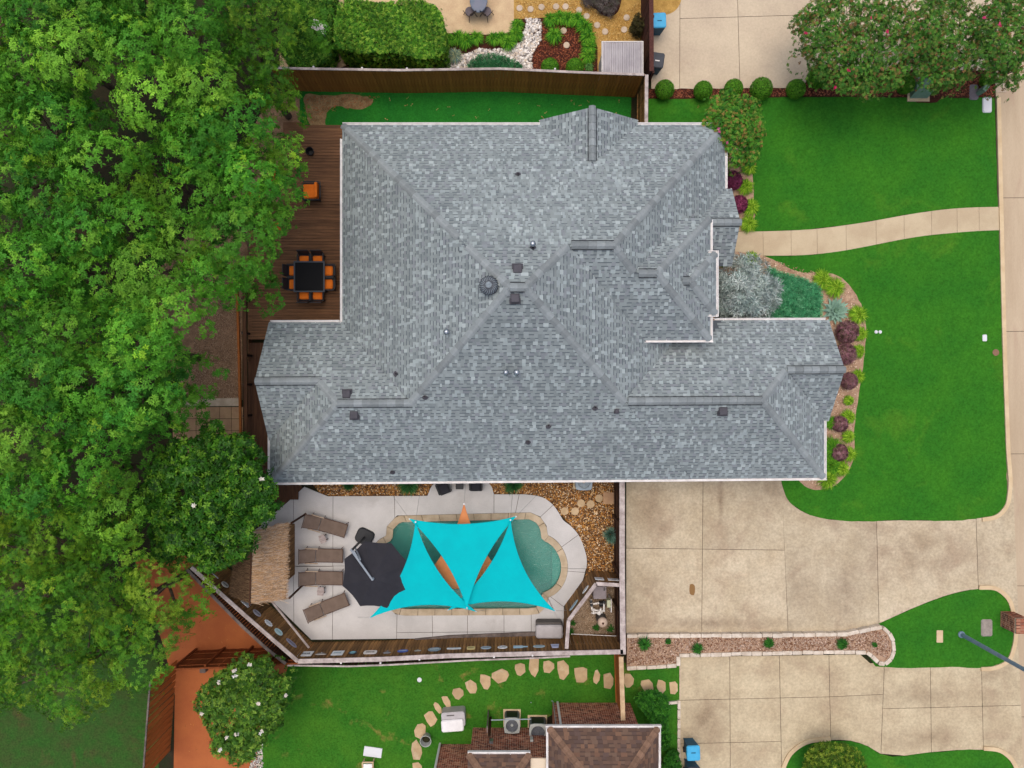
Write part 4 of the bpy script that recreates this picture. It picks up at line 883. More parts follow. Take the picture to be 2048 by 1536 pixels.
for nm, dx, dy, rot in (('north', 0, 1, 0), ('east', 1, 0, -90), ('south', 0, -1, 180), ('west', -1, 0, 90)):
    for s in (-1, 1):
        q = (c.x + dx * .80 + (s * .31 if dy else 0), c.y + dy * .80 + (s * .31 if dx else 0), .5)
        side = {'north': 'upper', 'south': 'lower', 'east': 'house-side', 'west': 'tree-side'}[nm]; wh = ('right' if s > 0 else 'left') if dy else ('upper' if s > 0 else 'lower')
        patio_chair(q, R(rot), f'black dining chair with orange cushion, {wh} one at the {side} edge of the black table', 'orange-cushioned dining chairs', cush='orange', w=.56, name='dining_chair')
q = P(622, 383, .9); t = patio_chair((q.x, q.y, .5), R(-90), 'wide black lounge chair with orange cushions half under the tree', None, cush='orange', w=.82, name='lounge_chair', back=.4); MB().rbox((q.x, q.y + .31, .9), (.70, .13, .38), .06).build('back_cushion', MT['orange'], t)
q = P(700, 298, 1.0); b = MB().lathe((q.x - .1, q.y, .5), [(.14, 0), (.18, .3), (.16, .32), (.12, .1)], 12); tag(b.build('planter_pot', MT['black']), 'black pot beside the house wall on the deck', 'pot')
q = P(620, 303, .7); tag(MB().lathe((q.x, q.y, .5), [(.14, 0), (.2, .28), (.17, .3), (.1, .05)], 12).build('planter_pot', MT['black']), 'black pot at the leaf edge near the deck steps', 'pot')
# thatched hut
MT['thatch'] = mat('palm_thatch', (1, 1, 1), attr=True, fine=.15, fs=20, rough=1)
t = thing('thatched_hut', 'small thatched bar hut at the left end of the pool deck', 'hut', P(518, 1128))
ZR, ZE = 3.0, 2.25
r0, r1 = P(505, 1062, ZR), P(500, 1207, ZR); e0, e1 = P(576, 1046, ZE), P(572, 1196, ZE); w0, w1 = P(478, 1070, ZE), P(462, 1188, ZE)
b = MB().add([r0, r1, e1, e0, r1, r0, w0, w1], [[0, 1, 2, 3], [4, 5, 6, 7]]); b.build('roof_frame', MT['fence_dark'], t)
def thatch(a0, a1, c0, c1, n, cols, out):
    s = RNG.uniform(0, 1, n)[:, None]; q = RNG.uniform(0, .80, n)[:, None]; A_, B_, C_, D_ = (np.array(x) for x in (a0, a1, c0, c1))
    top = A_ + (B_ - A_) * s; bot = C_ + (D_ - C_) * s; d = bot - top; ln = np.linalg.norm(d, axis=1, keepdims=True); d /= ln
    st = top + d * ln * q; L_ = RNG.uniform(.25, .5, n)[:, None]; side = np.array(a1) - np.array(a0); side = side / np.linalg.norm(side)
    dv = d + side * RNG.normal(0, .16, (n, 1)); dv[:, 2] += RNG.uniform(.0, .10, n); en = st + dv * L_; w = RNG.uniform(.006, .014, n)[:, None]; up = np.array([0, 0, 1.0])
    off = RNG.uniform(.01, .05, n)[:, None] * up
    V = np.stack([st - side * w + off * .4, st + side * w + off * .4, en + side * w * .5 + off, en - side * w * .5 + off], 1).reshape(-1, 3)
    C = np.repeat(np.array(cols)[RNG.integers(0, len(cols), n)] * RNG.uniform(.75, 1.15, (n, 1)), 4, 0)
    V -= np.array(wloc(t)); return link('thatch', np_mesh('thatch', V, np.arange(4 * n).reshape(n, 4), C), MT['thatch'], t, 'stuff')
TH = [L(x, A) for x in ('#c6a27e', '#b08c68', '#d3b898', '#9d8062', '#b3a08e', '#8c7660', '#c0976c')]
thatch(r0, r1, e0, e1, 9000, TH, 1); thatch(r0, r1, w0, w1, 5500, [L(x, A) for x in ('#6e5640', '#594431', '#7f664c', '#483626')], -1)  # same straw both sides; the west palette is darkened for its weaker light
MB().tube([r0 + Vector((0, .1, .05)), r1 + Vector((0, -.1, .05))], .035, 6).build('ridge_pole', MT['fence_dark'], t)
for q in (e0, e1, w0, w1): MB().tube([(q.x * .985, q.y, .05), (q.x * .985, q.y, ZE)], .05, 8).build('post', MT['fence_dark'], t)
MB().box(((e0.x + w0.x) / 2 + .5, (e0.y + e1.y) / 2, .05), (.45, 2.4, 1.0)).build('bar_counter', MT['fence'], t)
# storage box
c = P(1098, 1257, .35); t = thing('storage_box', 'grey resin deck box with dark front beside the south fence', 'storage box', (c.x, c.y, .05))
MT['resin'] = mat('light_grey_resin', L('#bdb9ba', A), L('#b2aeaf', A), s=3, rough=.55); MT['resin_d'] = mat('dark_grey_resin', L('#5b5653', A), rough=.6)
MB().rbox((c.x, c.y, .05), (1.25, .74, .5), .12, ch=.01).build('body', MT['resin_d'], t); MB().rbox((c.x, c.y - .06, .552), (1.27, .64, .13), .14, ch=.06).build('lid', MT['resin'], t); MB().box((c.x, c.y + .33, .552), (1.1, .08, .06)).build('hinge_strip', MT['resin_d'], t)
# air conditioners
MT['acgrey'] = mat('air_conditioner_paint', L('#a9b8c1', A), L('#98a7b0', A), s=4, rough=.5)
MT['aclight'] = mat('light_air_conditioner_paint', L('#b9bcb6', A), L('#aaada7', A), s=4, rough=.5)
MT['acdark'] = mat('dark_air_conditioner_paint', L('#6d7076', A), L('#5b5e64', A), s=4, rough=.5)
def ac(u, v, size, h, m, label, zt=None, body=None, blades='aclight'):
    p = P(u, v, h); t = thing('air_conditioner', label, 'air conditioner', (p.x, p.y, 0), 'outdoor air conditioners'); x, y = p.x, p.y
    MB().box((x, y, 0), (size * 1.12, size * 1.12, .05)).build('pad', MT['kerb'], t)
    MB().rbox((x, y, .05), (size * .94, size * .94, h - .13), size * .12, ch=.005).build('louvred_body', MT[body or m], t)
    n_ = 32; r1 = size * .39; ring = []; vs = []; fs = []
    for k in range(n_):
        a = 2 * math.pi * k / n_; s = size / 2 / max(abs(math.cos(a)), abs(math.sin(a))) * (1 - .10 * (math.sin(2 * a) ** 8)); c_, s_ = math.cos(a), math.sin(a)
        vs += [(x + s * c_, y + s * s_, h - .07), (x + s * c_, y + s * s_, h - .02), (x + r1 * c_, y + r1 * s_, h), (x + r1 * c_, y + r1 * s_, h - .09)]
    for k in range(n_):
        q = (k + 1) % n_; fs += [[4 * k + j, 4 * q + j, 4 * q + j + 1, 4 * k + j + 1] for j in range(3)]
    MB().add(vs, fs).build('top_panel', MT[m], t)
    MB().lathe((x, y, h - .2), [(r1, 0), (r1 * .98, .03)], 24).build('fan_well', MT['black'], t); MB().lathe((x, y, h - .14), [(size * .10, 0), (size * .09, .07), (size * .04, .08)], 12).build('fan_motor', MT[blades], t)
    for k in range(3):
        a = 2.1 * k + .6; q = []
        for s, r_ in ((-.42, size * .09), (.42, size * .09), (.30, r1 * .93), (-.30, r1 * .93)): q.append((x + r_ * math.cos(a + s), y + r_ * math.sin(a + s), h - .13 + s * .05))
        MB().add(q, [[0, 3, 2, 1]]).build('fan_blade', MT[blades], t)
    b = MB()
    for r_ in (.3, .5, .7, .9): b.tube([(x + r1 * r_ * math.cos(2 * math.pi * k / 20), y + r1 * r_ * math.sin(2 * math.pi * k / 20), h - .01) for k in range(21)], .004, 3)
    b.build('guard', MT['black'], t, kind='stuff')
    bl = MB().box((x, y + size * .475, .1), (size * .7, .012, h - .25)); bl.build('grille', MT['black'], t)
    return t
ac(1168, 964, .78, .8, 'acgrey', 'blue-grey air conditioner half under the house eave', blades='coping'); ac(1024, 1452, .74, .85, 'aclight', 'light grey air conditioner with pale fan by the brick house', body='acdark'); ac(1076, 1466, .82, .85, 'aclight', 'dark grey air conditioner nearest the brown roof', body='acdark', blades='acdark')
# pool equipment
c = P(1200, 1186, .85); t = thing('pool_heater', 'grey square pool heater in the pump corner', 'pool heater', (c.x, c.y, 0)); MB().rbox((c.x, c.y, .02), (.62, .60, .80), .04, ch=.03).build('cabinet', mat('heater_grey', L('#9b9296', A), L('#8d8588', A), s=4, rough=.6), t); MB().box((c.x + .2, c.y + .18, .82), (.06, .16, .012)).build('control_pad', MT['black'], t)
c = P(1206, 1247, 1.0); t = thing('pool_filter', 'round cream-topped pool filter tank in the pump corner', 'pool filter', (c.x, c.y, 0)); MT['cream'] = mat('cream_plastic', L('#d3bfae', A), L('#c6b09f', A), s=5, rough=.6)
MB().lathe((c.x, c.y, 0), [(.22, 0), (.24, .05), (.24, .75), (.22, .8)], 24).build('tank', MT['resin_d'], t, True); MB().lathe((c.x, c.y, .8), [(.235, 0), (.235, .05), (.2, .14), (.06, .18), (.0, .18)], 24).build('lid', MT['cream'], t, True); MB().lathe((c.x, c.y, .97), [(.045, 0), (.05, .05), (.02, .07)], 10).build('valve', MT['fence_red'], t)
MT['pvc'] = mat('white_pvc', L('#e3e0dc', .85), rough=.4)
t = thing('pool_pump', 'white pvc pipework and black pool pump beside the filter', 'pool pump', P(1195, 1217))
def pp(u, v, z): return P(u, v, z)
MB().tube([pp(1198, 1208, .3), pp(1210, 1207, .3)], .13, 12).build('motor', MT['black'], t)
for pts in ([pp(1181, 1198, .1), pp(1182, 1200, .5), pp(1184, 1218, .5), pp(1184, 1219, .1)], [pp(1186, 1208, .45), pp(1198, 1206, .45)], [pp(1208, 1204, .5), pp(1208, 1222, .5)], [pp(1183, 1220, .42), pp(1210, 1222, .42)], [pp(1183, 1226, .42), pp(1205, 1225, .42)], [pp(1188, 1217, .5), pp(1187, 1228, .5)], [pp(1202, 1216, .55), pp(1198, 1228, .55)]):
    MB().tube(pts, .045, 8).build('pipe', MT['pvc'], t)
for u, v in ((1182, 1203), (1183, 1210), (1208, 1204)): q = pp(u, v, .5); MB().lathe((q.x, q.y, q.z - .07), [(.07, 0), (.07, .14)], 10).build('valve', MT['black'], t)
q = pp(1198, 1226, .55); MB().lathe((q.x, q.y, q.z - .05), [(.09, 0), (.09, .1), (.05, .12)], 12).build('strainer_cap', MT['pvc'], t)
c = P(1218, 1208, 1.1); t = thing('timer_box', 'pale green electrical timer box on a post beside the pump', 'timer box', (c.x, c.y, 0)); MB().box((c.x, c.y, .7), (.16, .34, .4)).build('cabinet', mat('pale_green_paint', L('#c5c9a8', A), rough=.5), t); MB().box((c.x + .12, c.y - .12, 0), (.04, .6, 1.0)).build('post', MT['pvc'], t)
t = thing('pool_brush', 'long white pole with a blue pool brush lying by the fence', 'pool brush', P(1190, 1271)); MB().tube([P(1142, 1268, .5), P(1232, 1272, .5)], .02, 6).build('pole', MT['pvc'], t); q = P(1236, 1272, .5); MB().box((q.x, q.y, .44), (.09, .3, .1)).build('brush_head', mat('blue_plastic', L('#187a99', A), rough=.5), t)
for u in (1150, 1228): MB().tube([P(u, 1270, .48), P(u, 1270, .02)], .015, 5).build('bracket', MT['black'], t)
# stepping pads in the pebbles
for i, (u, v) in enumerate(((1129, 1022), (1150, 1022), (1162, 1006), (1181, 1008), (1198, 996))):
    p = P(u, v); tag(MB().lathe((p.x, p.y, .0), [(.19, 0), (.19, .06), (.175, .075)], 20).build('stepping_stone', MT['flag']), f'round tan stepping stone in the pebbles, {ORD[i]} from the pool', 'stepping stone', 'round stones in the brown pebbles')
p = P(1218, 996); tag(MB().rbox((p.x, p.y, 0), (.56, .56, .075), .02).build('paver', MT['paver']), 'square tan paver against the driveway fence', 'paver')
# round stepping stones on the golden path
for i, (u, v, w) in enumerate(((1039, 17, 'beside the patio corner'), (1061, 19, ''), (1083, 15, ''), (1112, 14, ''), (1131, 14, ''), (1158, 21, ''), (1173, 33, ''), (1194, 51, ''), (1210, 64, ''))):
    p = P(u, v); tag(MB().lathe((p.x, p.y, .0), [(.15, 0), (.15, .05), (.135, .06)], 20).build('stepping_stone', MT['steppad']), f'round pale stepping stone on golden gravel, {ORD[i]} from the patio', 'stepping stone', 'round stones on the golden path')
for u, v, lb in ((1253, 36, 'round pale stepping stone beside the grey shrub and dark fence'), (1248, 60, 'round pale stepping stone above the ribbed shed roof'), (1127, 62, 'round pale stone right of the single grass tuft'), (1133, 91, 'round pale stone alone in the red bark')):
    p = P(u, v); tag(MB().lathe((p.x, p.y, .0), [(.15, 0), (.15, .05), (.135, .06)], 20).build('stepping_stone', MT['steppad']), lb, 'stepping stone', 'scattered round stones')
# plaques on the pool fences
def plaque(a, b, s, z, w, h, shape, face, ink, label, text=None, side=1, ring=None):
    """flat sign hung on a fence face between plan points a and b at fraction s"""
    a, b = Vector((a.x, a.y, 0)), Vector((b.x, b.y, 0)); d = (b - a).normalized(); nn = Vector((-d.y, d.x, 0)) * side; up = Vector((0, 0, 1)); c = a.lerp(b, s) + nn * .035 + up * z
    if side < 0: d = -d
    t = thing('fence_plaque', label, 'sign', (c.x, c.y, z), 'plaques on the pool fence')
    def outline(k=1.0):
        if shape == 'rect': q = [(-.5, -.5), (.5, -.5), (.5, .5), (-.5, .5)]
        elif shape == 'trap': q = [(-.5, -.5), (.5, -.5), (.36, .5), (-.36, .5)]
        elif shape == 'oval': q = [(.5 * math.cos(x * .3142), .5 * math.sin(x * .3142)) for x in range(20)]
        elif shape == 'pill': q = [(.5 * math.copysign(abs(math.cos(x * .3142)) ** .4, math.cos(x * .3142)), .5 * math.copysign(abs(math.sin(x * .3142)) ** .5, math.sin(x * .3142))) for x in range(20)]
        elif shape == 'board': q = [(-.5, 0), (-.42, -.3), (-.2, -.48), (.2, -.5), (.42, -.28), (.5, 0), (.42, .28), (.2, .5), (-.2, .48), (-.42, .3)]
        elif shape == 'cloud': q = [((.5 if x % 2 else .40) * math.cos(x * .3142), (.5 if x % 2 else .40) * math.sin(x * .3142)) for x in range(20)]
        elif shape == 'bottle': q = [(-.5, -.5), (.12, -.5), (.22, -.2), (.5, -.16), (.5, .16), (.22, .2), (.12, .5), (-.5, .5)]
        elif shape == 'wing': q = [(-.5, .3), (-.12, .1), (0, -.5), (.12, .1), (.5, .3), (.3, .5), (-.3, .5)]
        elif shape == 'wrench': q = [(-.5, -.12), (-.1, -.12), (-.1, -.5), (.1, -.5), (.1, -.12), (.5, -.12), (.5, .12), (.1, .12), (.1, .5), (-.1, .5), (-.1, .12), (-.5, .12)]
        return [(x * w * k, y * h * k) for x, y in q]
    o = outline(); n_ = len(o); vs = [c + d * x + up * y + nn * .012 for x, y in o] + [c + d * x + up * y - nn * .012 for x, y in o]
    MB().add(vs, [list(range(n_)), list(range(n_, 2 * n_))[::-1]] + [[i, n_ + i, n_ + (i + 1) % n_, (i + 1) % n_] for i in range(n_)]).build('plate', PM(ring or face), t)
    if ring: o = outline(.72); MB().add([c + d * x + up * y + nn * .016 for x, y in o], [list(range(len(o)))]).build('face', PM(face), t)
    if text:
        cu = bpy.data.curves.new('lettering', 'FONT'); cu.body = text; cu.size = h * .62; cu.align_x = 'CENTER'; cu.align_y = 'CENTER'; cu.materials.append(PM(ink))
        tx = bpy.data.objects.new('lettering', cu); COL.objects.link(tx); M_ = Matrix((d, up, nn)).transposed().to_4x4(); M_.translation = nn * .02
        me = bpy.data.meshes.new_from_object(tx); bpy.data.objects.remove(tx); lo_ = link('lettering', me, PM(ink), t); lo_.matrix_local = M_
    else:
        b_ = MB(); rr = random.Random(int(s * 1000)); x = -w * .32
        while x < w * .30:
            ww = rr.uniform(.03, .07) * w; hh = h * rr.uniform(.18, .34); b_.add([c + d * (x + i * ww) + up * (j * hh - hh / 2) + nn * .019 for i, j in ((0, 0), (1, 0), (1, 1), (0, 1))], [[0, 1, 2, 3]]); x += ww * 1.5
        b_.build('print', PM(ink), t, kind='stuff')
PMC = {}
def PM(c):
    if c not in PMC: PMC[c] = mat('plaque_' + c[1:], L(c, .88), rough=.45)
    return PMC[c]
def frac(a, b, u, v, z):
    p = P(u, v, z); d = Vector((b.x - a.x, b.y - a.y)); return max(.01, min(.99, (Vector((p.x, p.y)) - Vector((a.x, a.y))).dot(d) / d.dot(d)))
SOUTHS = [(612, 1305, .62, .55, 'rect', '#e4e8ea', '#39424a', 'white square plaque with a dark mark at the fence corner', None), (643, 1305, .5, .32, 'wing', '#b9b5b0', '#6b6b6b', 'grey winged plaque next to the corner square', None),
          (676, 1305, .52, .5, 'rect', '#e3ebef', '#8fb0bf', 'white square plaque third from the fence corner', None), (706, 1303, .38, .38, 'oval', '#86cfdf', '#2d5c70', 'light blue round plaque with dark rim', '#1d3040'),
          (741, 1304, .6, .42, 'pill', '#ece6e2', '#57453c', 'white rounded plaque with brown lettering', None), (775, 1301, .36, .4, 'wing', '#8e8f94', '#54565b', 'small grey winged emblem plaque', None),
          (806, 1301, .5, .3, 'board', '#3f63b8', '#cfdcf0', 'blue and white pointed plaque', None), (836, 1300, .32, .22, 'wing', '#a4a49c', '#666', 'tiny grey winged plaque', None), (869, 1297, .6, .42, 'board', '#7f97a6', '#dbe6ea', 'grey-blue oval plaque with white lettering', None),
          (908, 1296, .65, .16, 'pill', '#d7e0e6', '#5d7688', 'long thin pale plaque left of the yellow one', None), (942, 1294, .38, .36, 'pill', '#dcc98a', '#7d7038', 'yellow rounded plaque on the south fence', None), (972, 1293, .48, .32, 'board', '#a8bccc', '#33465a', 'pale blue pointed plaque right of the yellow one', None),
          (1005, 1292, .45, .34, 'oval', '#eef1f4', '#1b2026', 'white oval plaque with black letters', 'Cab'), (1041, 1291, .66, .26, 'bottle', '#9fc6db', '#e2eef4', 'light blue bottle-shaped plaque', None), (1078, 1290, .55, .28, 'board', '#a9c3cf', '#4b6470', 'pale blue banner plaque', None), (1110, 1290, .38, .42, 'trap', '#c3ccec', '#8f9cc8', 'pale lilac square plaque beside the storage box', None)]
for u, v, w, h, shp, fc, ink, lb, tx in SOUTHS:
    ink = ink if len(ink) == 7 else '#666666'; seg = [i for i in range(len(fs_pts) - 1) if fs_pts[i].x <= P(u, v, 1.5).x]; i = seg[-1] if seg else 0
    a, b_ = fs_pts[i], fs_pts[i + 1]; plaque(a, b_, frac(a, b_, u, v, 1.5), 1.55, w, h, shp, fc, ink, lb, None if tx and tx.startswith('#') else tx, 1, tx if tx and tx.startswith('#') else None)
DIAG = [(424, 1140, .95, .22, 'wrench', '#c3c8cf', '#6d757f', 'long silver tool-shaped plaque under the leaves'), (453, 1166, .38, .4, 'oval', '#d9dcd8', '#4e5356', 'white round plaque left of the thatched hut'), (492, 1206, .45, .36, 'rect', '#d6dde4', '#8897a8', 'pale plaque at the hut roof corner'), (514, 1226, .45, .38, 'oval', '#a9aab8', '#3d3e4c', 'grey oval plaque below the hut'),
        (537, 1246, .46, .42, 'cloud', '#eef2f5', '#b9c6cf', 'white cloud-shaped plaque on the diagonal fence'), (557, 1264, .44, .44, 'oval', '#c4e4e6', '#8fbcc0', 'pale aqua round plaque below the cloud-shaped one'), (582, 1287, .62, .3, 'board', '#8e8ea2', '#3f3f52', 'grey pointed plaque near the fence corner')]
for u, v, w, h, shp, fc, ink, lb in DIAG:
    i = 0 if P(u, v, 1.5).x < fd_pts[1].x else 1; a, b_ = fd_pts[i], fd_pts[i + 1]; plaque(a, b_, frac(a, b_, u, v, 1.5), 1.5, w, h, shp, fc, ink, lb)
eq = [P(u, v, 2.2) for u, v in ((1244, 1170), (1192, 1167), (1137, 1240))]
for s, seg, w, h, shp, fc, ink, lb in ((.25, 0, .5, .3, 'rect', '#dfe3e8', '#3c4048', 'white plate with dark dots at the driveway end of the pump fence'), (.8, 0, .4, .36, 'rect', '#d5dde3', '#8a98a6', 'pale plate at the bend of the pump fence'), (.30, 1, .45, .3, 'oval', '#eceef0', '#50555c', 'white oval plaque on the angled pump fence'), (.74, 1, .62, .3, 'board', '#a9c4d2', '#5d7684', 'pale blue oval plaque on the angled pump fence')):
    plaque(eq[seg], eq[seg + 1], s, 1.5, w, h, shp, fc, ink, lb, side=-1)
# ---------------------------------------------------------------- the brick neighbour at the bottom edge
BR = [L(c, A) for c in ('#9c5c46', '#8a4f3c', '#ab6d54', '#7a4c3e', '#b47a5f', '#6b4338', '#a36c56', '#bd886c')]
def bricks(parent, a, b, h, z0=0.0, bw=.20, bh=.067, out=.012, g=.02):
    """a brick face from plan point a to b; the face looks to the left of a->b"""
    a, b = Vector((a[0], a[1], 0)), Vector((b[0], b[1], 0)); d = (b - a); ln = d.length; d.normalize(); nn = Vector((-d.y, d.x, 0)); up = Vector((0, 0, 1))
    MB().add([a + up * z0, b + up * z0, b + up * h, a + up * h], [[1, 0, 3, 2]]).build('mortar', MT['mortar'], parent)
    m = MB(); r = 0; z = z0
    while z + bh < h + .01:
        x = -bw / 2 * (r % 2)
        while x < ln:
            x0, x1 = max(0, x + g / 2), min(ln, x + bw - g / 2)
            if x1 - x0 > .03:
                c = random.choice(BR); k = random.uniform(.85, 1.12); c = (c[0] * k, c[1] * k, c[2] * k); zz = z + g / 2; z1 = z + bh - g / 2; o = nn * (out * random.uniform(.7, 1.1))
                q = [a + d * x0 + up * zz, a + d * x1 + up * zz, a + d * x1 + up * z1, a + d * x0 + up * z1]
                m.add([p + o for p in q] + [p + nn * .0005 for p in q], [[1, 0, 3, 2], [3, 7, 6, 2], [0, 4, 7, 3], [1, 2, 6, 5], [0, 1, 5, 4]], c)
            x += bw
        z += bh; r += 1
    return m.build('bricks', MT['brick'], parent, kind='stuff')
nh = thing('brick_house', 'neighbouring red brick house with brown shingled roof at the bottom edge', 'house', P(1150, 1500))
ident = lambda p: p
NV = [Vol(1.585, 6.36, -26, -14.93, 3.0, axis='y', e0='in'), Vol(-1.93, .80, -26, -16.12, 2.9, axis='y', e0='in')]
def nenv(x, y, skip=None): return max([v.h(x, y) for i, v in enumerate(NV) if i != skip] + [-9])
b = MB()
for v in NV:
    for f in v.faces: b.add([(p[0], p[1], p[2] - .012) for p in f], [list(range(len(f)))])
nroof = b.build('roof', MT['browncap'], nh)
for v in NV:      # only the part of the slopes near the frame gets single shingles
    for f in v.faces:
        pass
NVs = [Vol(1.585, 6.36, -19.6, -14.93, 3.0, axis='y', e0='in'), Vol(-1.93, .80, -19.6, -16.12, 2.9, axis='y', e0='in')]
shingles(NVs, nenv, e=.16, pal=[L(c, A) for c in ('#665146', '#6c564a', '#5d4b42', '#715c4f', '#604f49')], hi=[L(c, A) for c in ('#7a5f4e', '#74594a')], dk=L('#56463f', A), tabw=(.12, .28), gapw=(.12, .28), phi=.18).build('shingles', MT['brownshingle'], nroof, kind='stuff')
NCAP = {'hip': cap_mesh('hip_cap', .068, MT['browncap'], ln=.3, hwid=.16), 'ridge': cap_mesh('ridge_cap', .103, MT['browncap'], ln=.3, hwid=.16)}
caps([Vol(1.585, 6.36, -20, -14.93, 3.0, axis='y', e0='in'), Vol(-1.93, .80, -20, -16.12, 2.9, axis='y', e0='in')], nenv, NCAP, nroof, ident, step=.25, vent=False)
for a, c, o in (((1.46, -14.93, 3), (6.49, -14.93, 3), (0, 1)), ((1.585, -20, 3), (1.585, -14.93, 3), (-1, 0)), ((6.36, -20, 3), (6.36, -14.93, 3), (1, 0)), ((-1.93, -16.12, 2.9), (.8, -16.12, 2.9), (0, 1))): gutter(a, c, o, nh, ident)
bricks(nh, (1.93, -15.17), (5.62, -15.17), 2.9); bricks(nh, (-1.86, -16.36), (1.93, -16.36), 2.8); bricks(nh, (1.93, -16.36), (1.93, -15.17), 2.9); bricks(nh, (-3.48, -17.14), (-1.86, -17.14), 2.75)
MB().box((3.78, -20.2, 0), (3.66, 10.03, 2.88)).build('wall', MT['mortar'], nh); MB().box((-.0, -20.4, 0), (3.7, 8.05, 2.75)).build('wall', MT['mortar'], nh); MB().box((-2.67, -21, 0), (1.58, 7.7, 2.7)).build('wall', MT['mortar'], nh)
for u0, v0, u1, v1 in ((1115, 1407, 1123, 1455), (880, 1490, 872, 1545)):
    a, c = P(u0, v0, .05), P(u1, v1, 2.85); MB().box((a.x, a.y + .06, .0), (.09, .08, 2.85)).build('downspout', MT['pvc'], nh)
MB().box((P(1106, 0).x, -15.1, .0), (.03, .03, 2.6)).build('conduit', MT['greymetal'], nh)
MB().box((.9, -16.29, 1.1), (.14, .1, .3)).build('electric_box', MT['aclight'], nh); MB().box((-.95, -16.29, 1.3), (.16, .12, .26)).build('wall_lamp', MT['galv'], nh)
t = thing('trellis_frame', 'dark timber post and metal bars beside the light air conditioner', 'frame', P(980, 1430)); q = P(981, 1430, .0); MB().box((q.x, q.y - .1, 0), (.12, .09, 1.9)).build('post', MT['fence_dark'], t); MB().box((q.x - .1, q.y + .12, 0), (.05, .3, 1.7)).build('post', MT['darkgreywood'], t)
MB().beam(P(982, 1440, 1.6), P(1062, 1438, 1.6), .035, .035).build('bar', MT['greymetal'], t); MB().tube([P(1062, 1405, 0), P(1062, 1405, 1.6)], .02, 6).build('bar', MT['greymetal'], t); MB().tube([P(1104, 1402, 0), P(1104, 1402, 1.9)], .02, 6).build('bar', MT['greymetal'], t)
# flagstones
def blob(u, v, w, h, n=7, rot=0, j=.2):
    r_ = random.Random(int(u * 7 + v)); o = []
    for k in range(n):
        a = 2 * math.pi * (k + r_.uniform(-.25, .25)) / n + .4; s = 1 + r_.uniform(-j, j); sq = 1.12 / max(abs(math.cos(a)), abs(math.sin(a))) ** .6
        x, y = w / 2 * s * math.cos(a) * sq, h / 2 * s * math.sin(a) * sq; o.append((u + x * math.cos(rot) - y * math.sin(rot), v + x * math.sin(rot) + y * math.cos(rot)))
    return o
FL = [(1217, 1361, 18, 28, 0), (1193, 1353, 13, 26, .1), (1161, 1348, 25, 29, 0), (1126, 1339, 20, 32, 0), (1098, 1332, 19, 22, 0), (1068, 1332, 17, 35, 0), (1040, 1337, 21, 23, 0), (1001, 1351, 30, 22, -.3), (971, 1362, 20, 27, -.1), (944, 1373, 19, 26, -.3), (917, 1387, 21, 20, 0), (893, 1402, 12, 24, -.6), (876, 1415, 11, 22, -.6), (862, 1436, 20, 26, -.5), (841, 1461, 20, 28, .1), (833, 1499, 21, 33, 0), (835, 1535, 18, 20, 0)]
for i, (u, v, w, h, r_) in enumerate(FL):
    p = P(u, v); tag(MB().prism(XY(blob(u, v, w, h, 7, r_, .14)), 0, .055, True).build('flagstone', MT['flag']), f'irregular tan flagstone curving across the lawn, {ORD[i]} from the gate fence', 'flagstone', 'flagstones curving across the neighbour lawn')
for u, v, w, h, lb in ((1258, 1361, 18, 26, 'pale flagstone touching the pale-capped fence'), (1293, 1370, 22, 24, 'pale flagstone second from the fence toward the driveway'), (1322, 1373, 15, 24, 'narrow pale flagstone third from the fence toward the driveway'), (1347, 1374, 16, 24, 'orange-tan flagstone at the driveway edge')):
    tag(MB().prism(XY(blob(u, v, w, h, 7, 0, .18)), 0, .055, True).build('flagstone', MT['flag']), lb, 'flagstone', 'flagstones between fence and driveway')
# planter of stone blocks between the driveways
pl = thing('stone_planter', 'low white limestone planter wall between the two driveways', 'planter', P(1500, 1285))
MB().prism(XY([(1252, 1268), (1650, 1267), (1752, 1252), (1772, 1262), (1780, 1290), (1772, 1316), (1758, 1322), (1742, 1310), (1725, 1300), (1356, 1303), (1352, 1326), (1252, 1330)]), 0, .24).build('soil', MT['bed'], pl)
def blocks(line, w=.18, h=.30, step=.5):
    pts = [Vector(p) for p in XY(line)]
    for a, b in zip(pts, pts[1:]):
        d = b - a; ln = d.length; n_ = max(1, round(ln / step)); d.normalize()
        for k in range(n_):
            c = a + d * (ln * (k + .5) / n_); MB().rbox((c.x + random.uniform(-.012, .012), c.y + random.uniform(-.012, .012), 0), (ln / n_ - .012, w + random.uniform(-.02, .02), h + random.uniform(-.025, .02)), .025, math.atan2(d.y, d.x), seg=1).build('stone_block', MT['limestone'], pl)
blocks([(1252, 1268), (1420, 1267), (1560, 1267), (1690, 1264), (1735, 1254), (1758, 1250)]); blocks([(1760, 1251), (1772, 1262), (1780, 1278), (1782, 1298), (1776, 1314), (1764, 1324), (1752, 1322)]); blocks([(1750, 1320), (1738, 1308), (1728, 1301)]); blocks([(1726, 1300), (1600, 1301), (1480, 1303), (1356, 1307)]); blocks([(1354, 1309), (1354, 1328)]); blocks([(1350, 1327), (1252, 1333)])
stones('bark_mulch', [(1254, 1272), (1650, 1271), (1750, 1256), (1770, 1270), (1776, 1295), (1768, 1312), (1730, 1298), (1356, 1300), (1350, 1322), (1254, 1326)], 4200, (.016, .04), [L(c, A) for c in ('#a0826c', '#8a674f', '#b79a85', '#7a563f', '#c2aa98')], pl, z=.24 , flatk=.4, elong=1.7)
for o in pl.children:
    if o.name.startswith('bark_mulch'): o.location = -pl.location
t = thing('stone_border', 'short pale stone border beside the lower round bush', 'border', P(1355, 1450))
for k in range(7): c = P(1357, 1408 + k * 19); MB().rbox((c.x, c.y, 0), (.14, .42, .12), .02, random.uniform(-.05, .05), seg=1).build('stone_block', MT['limestone'], t)
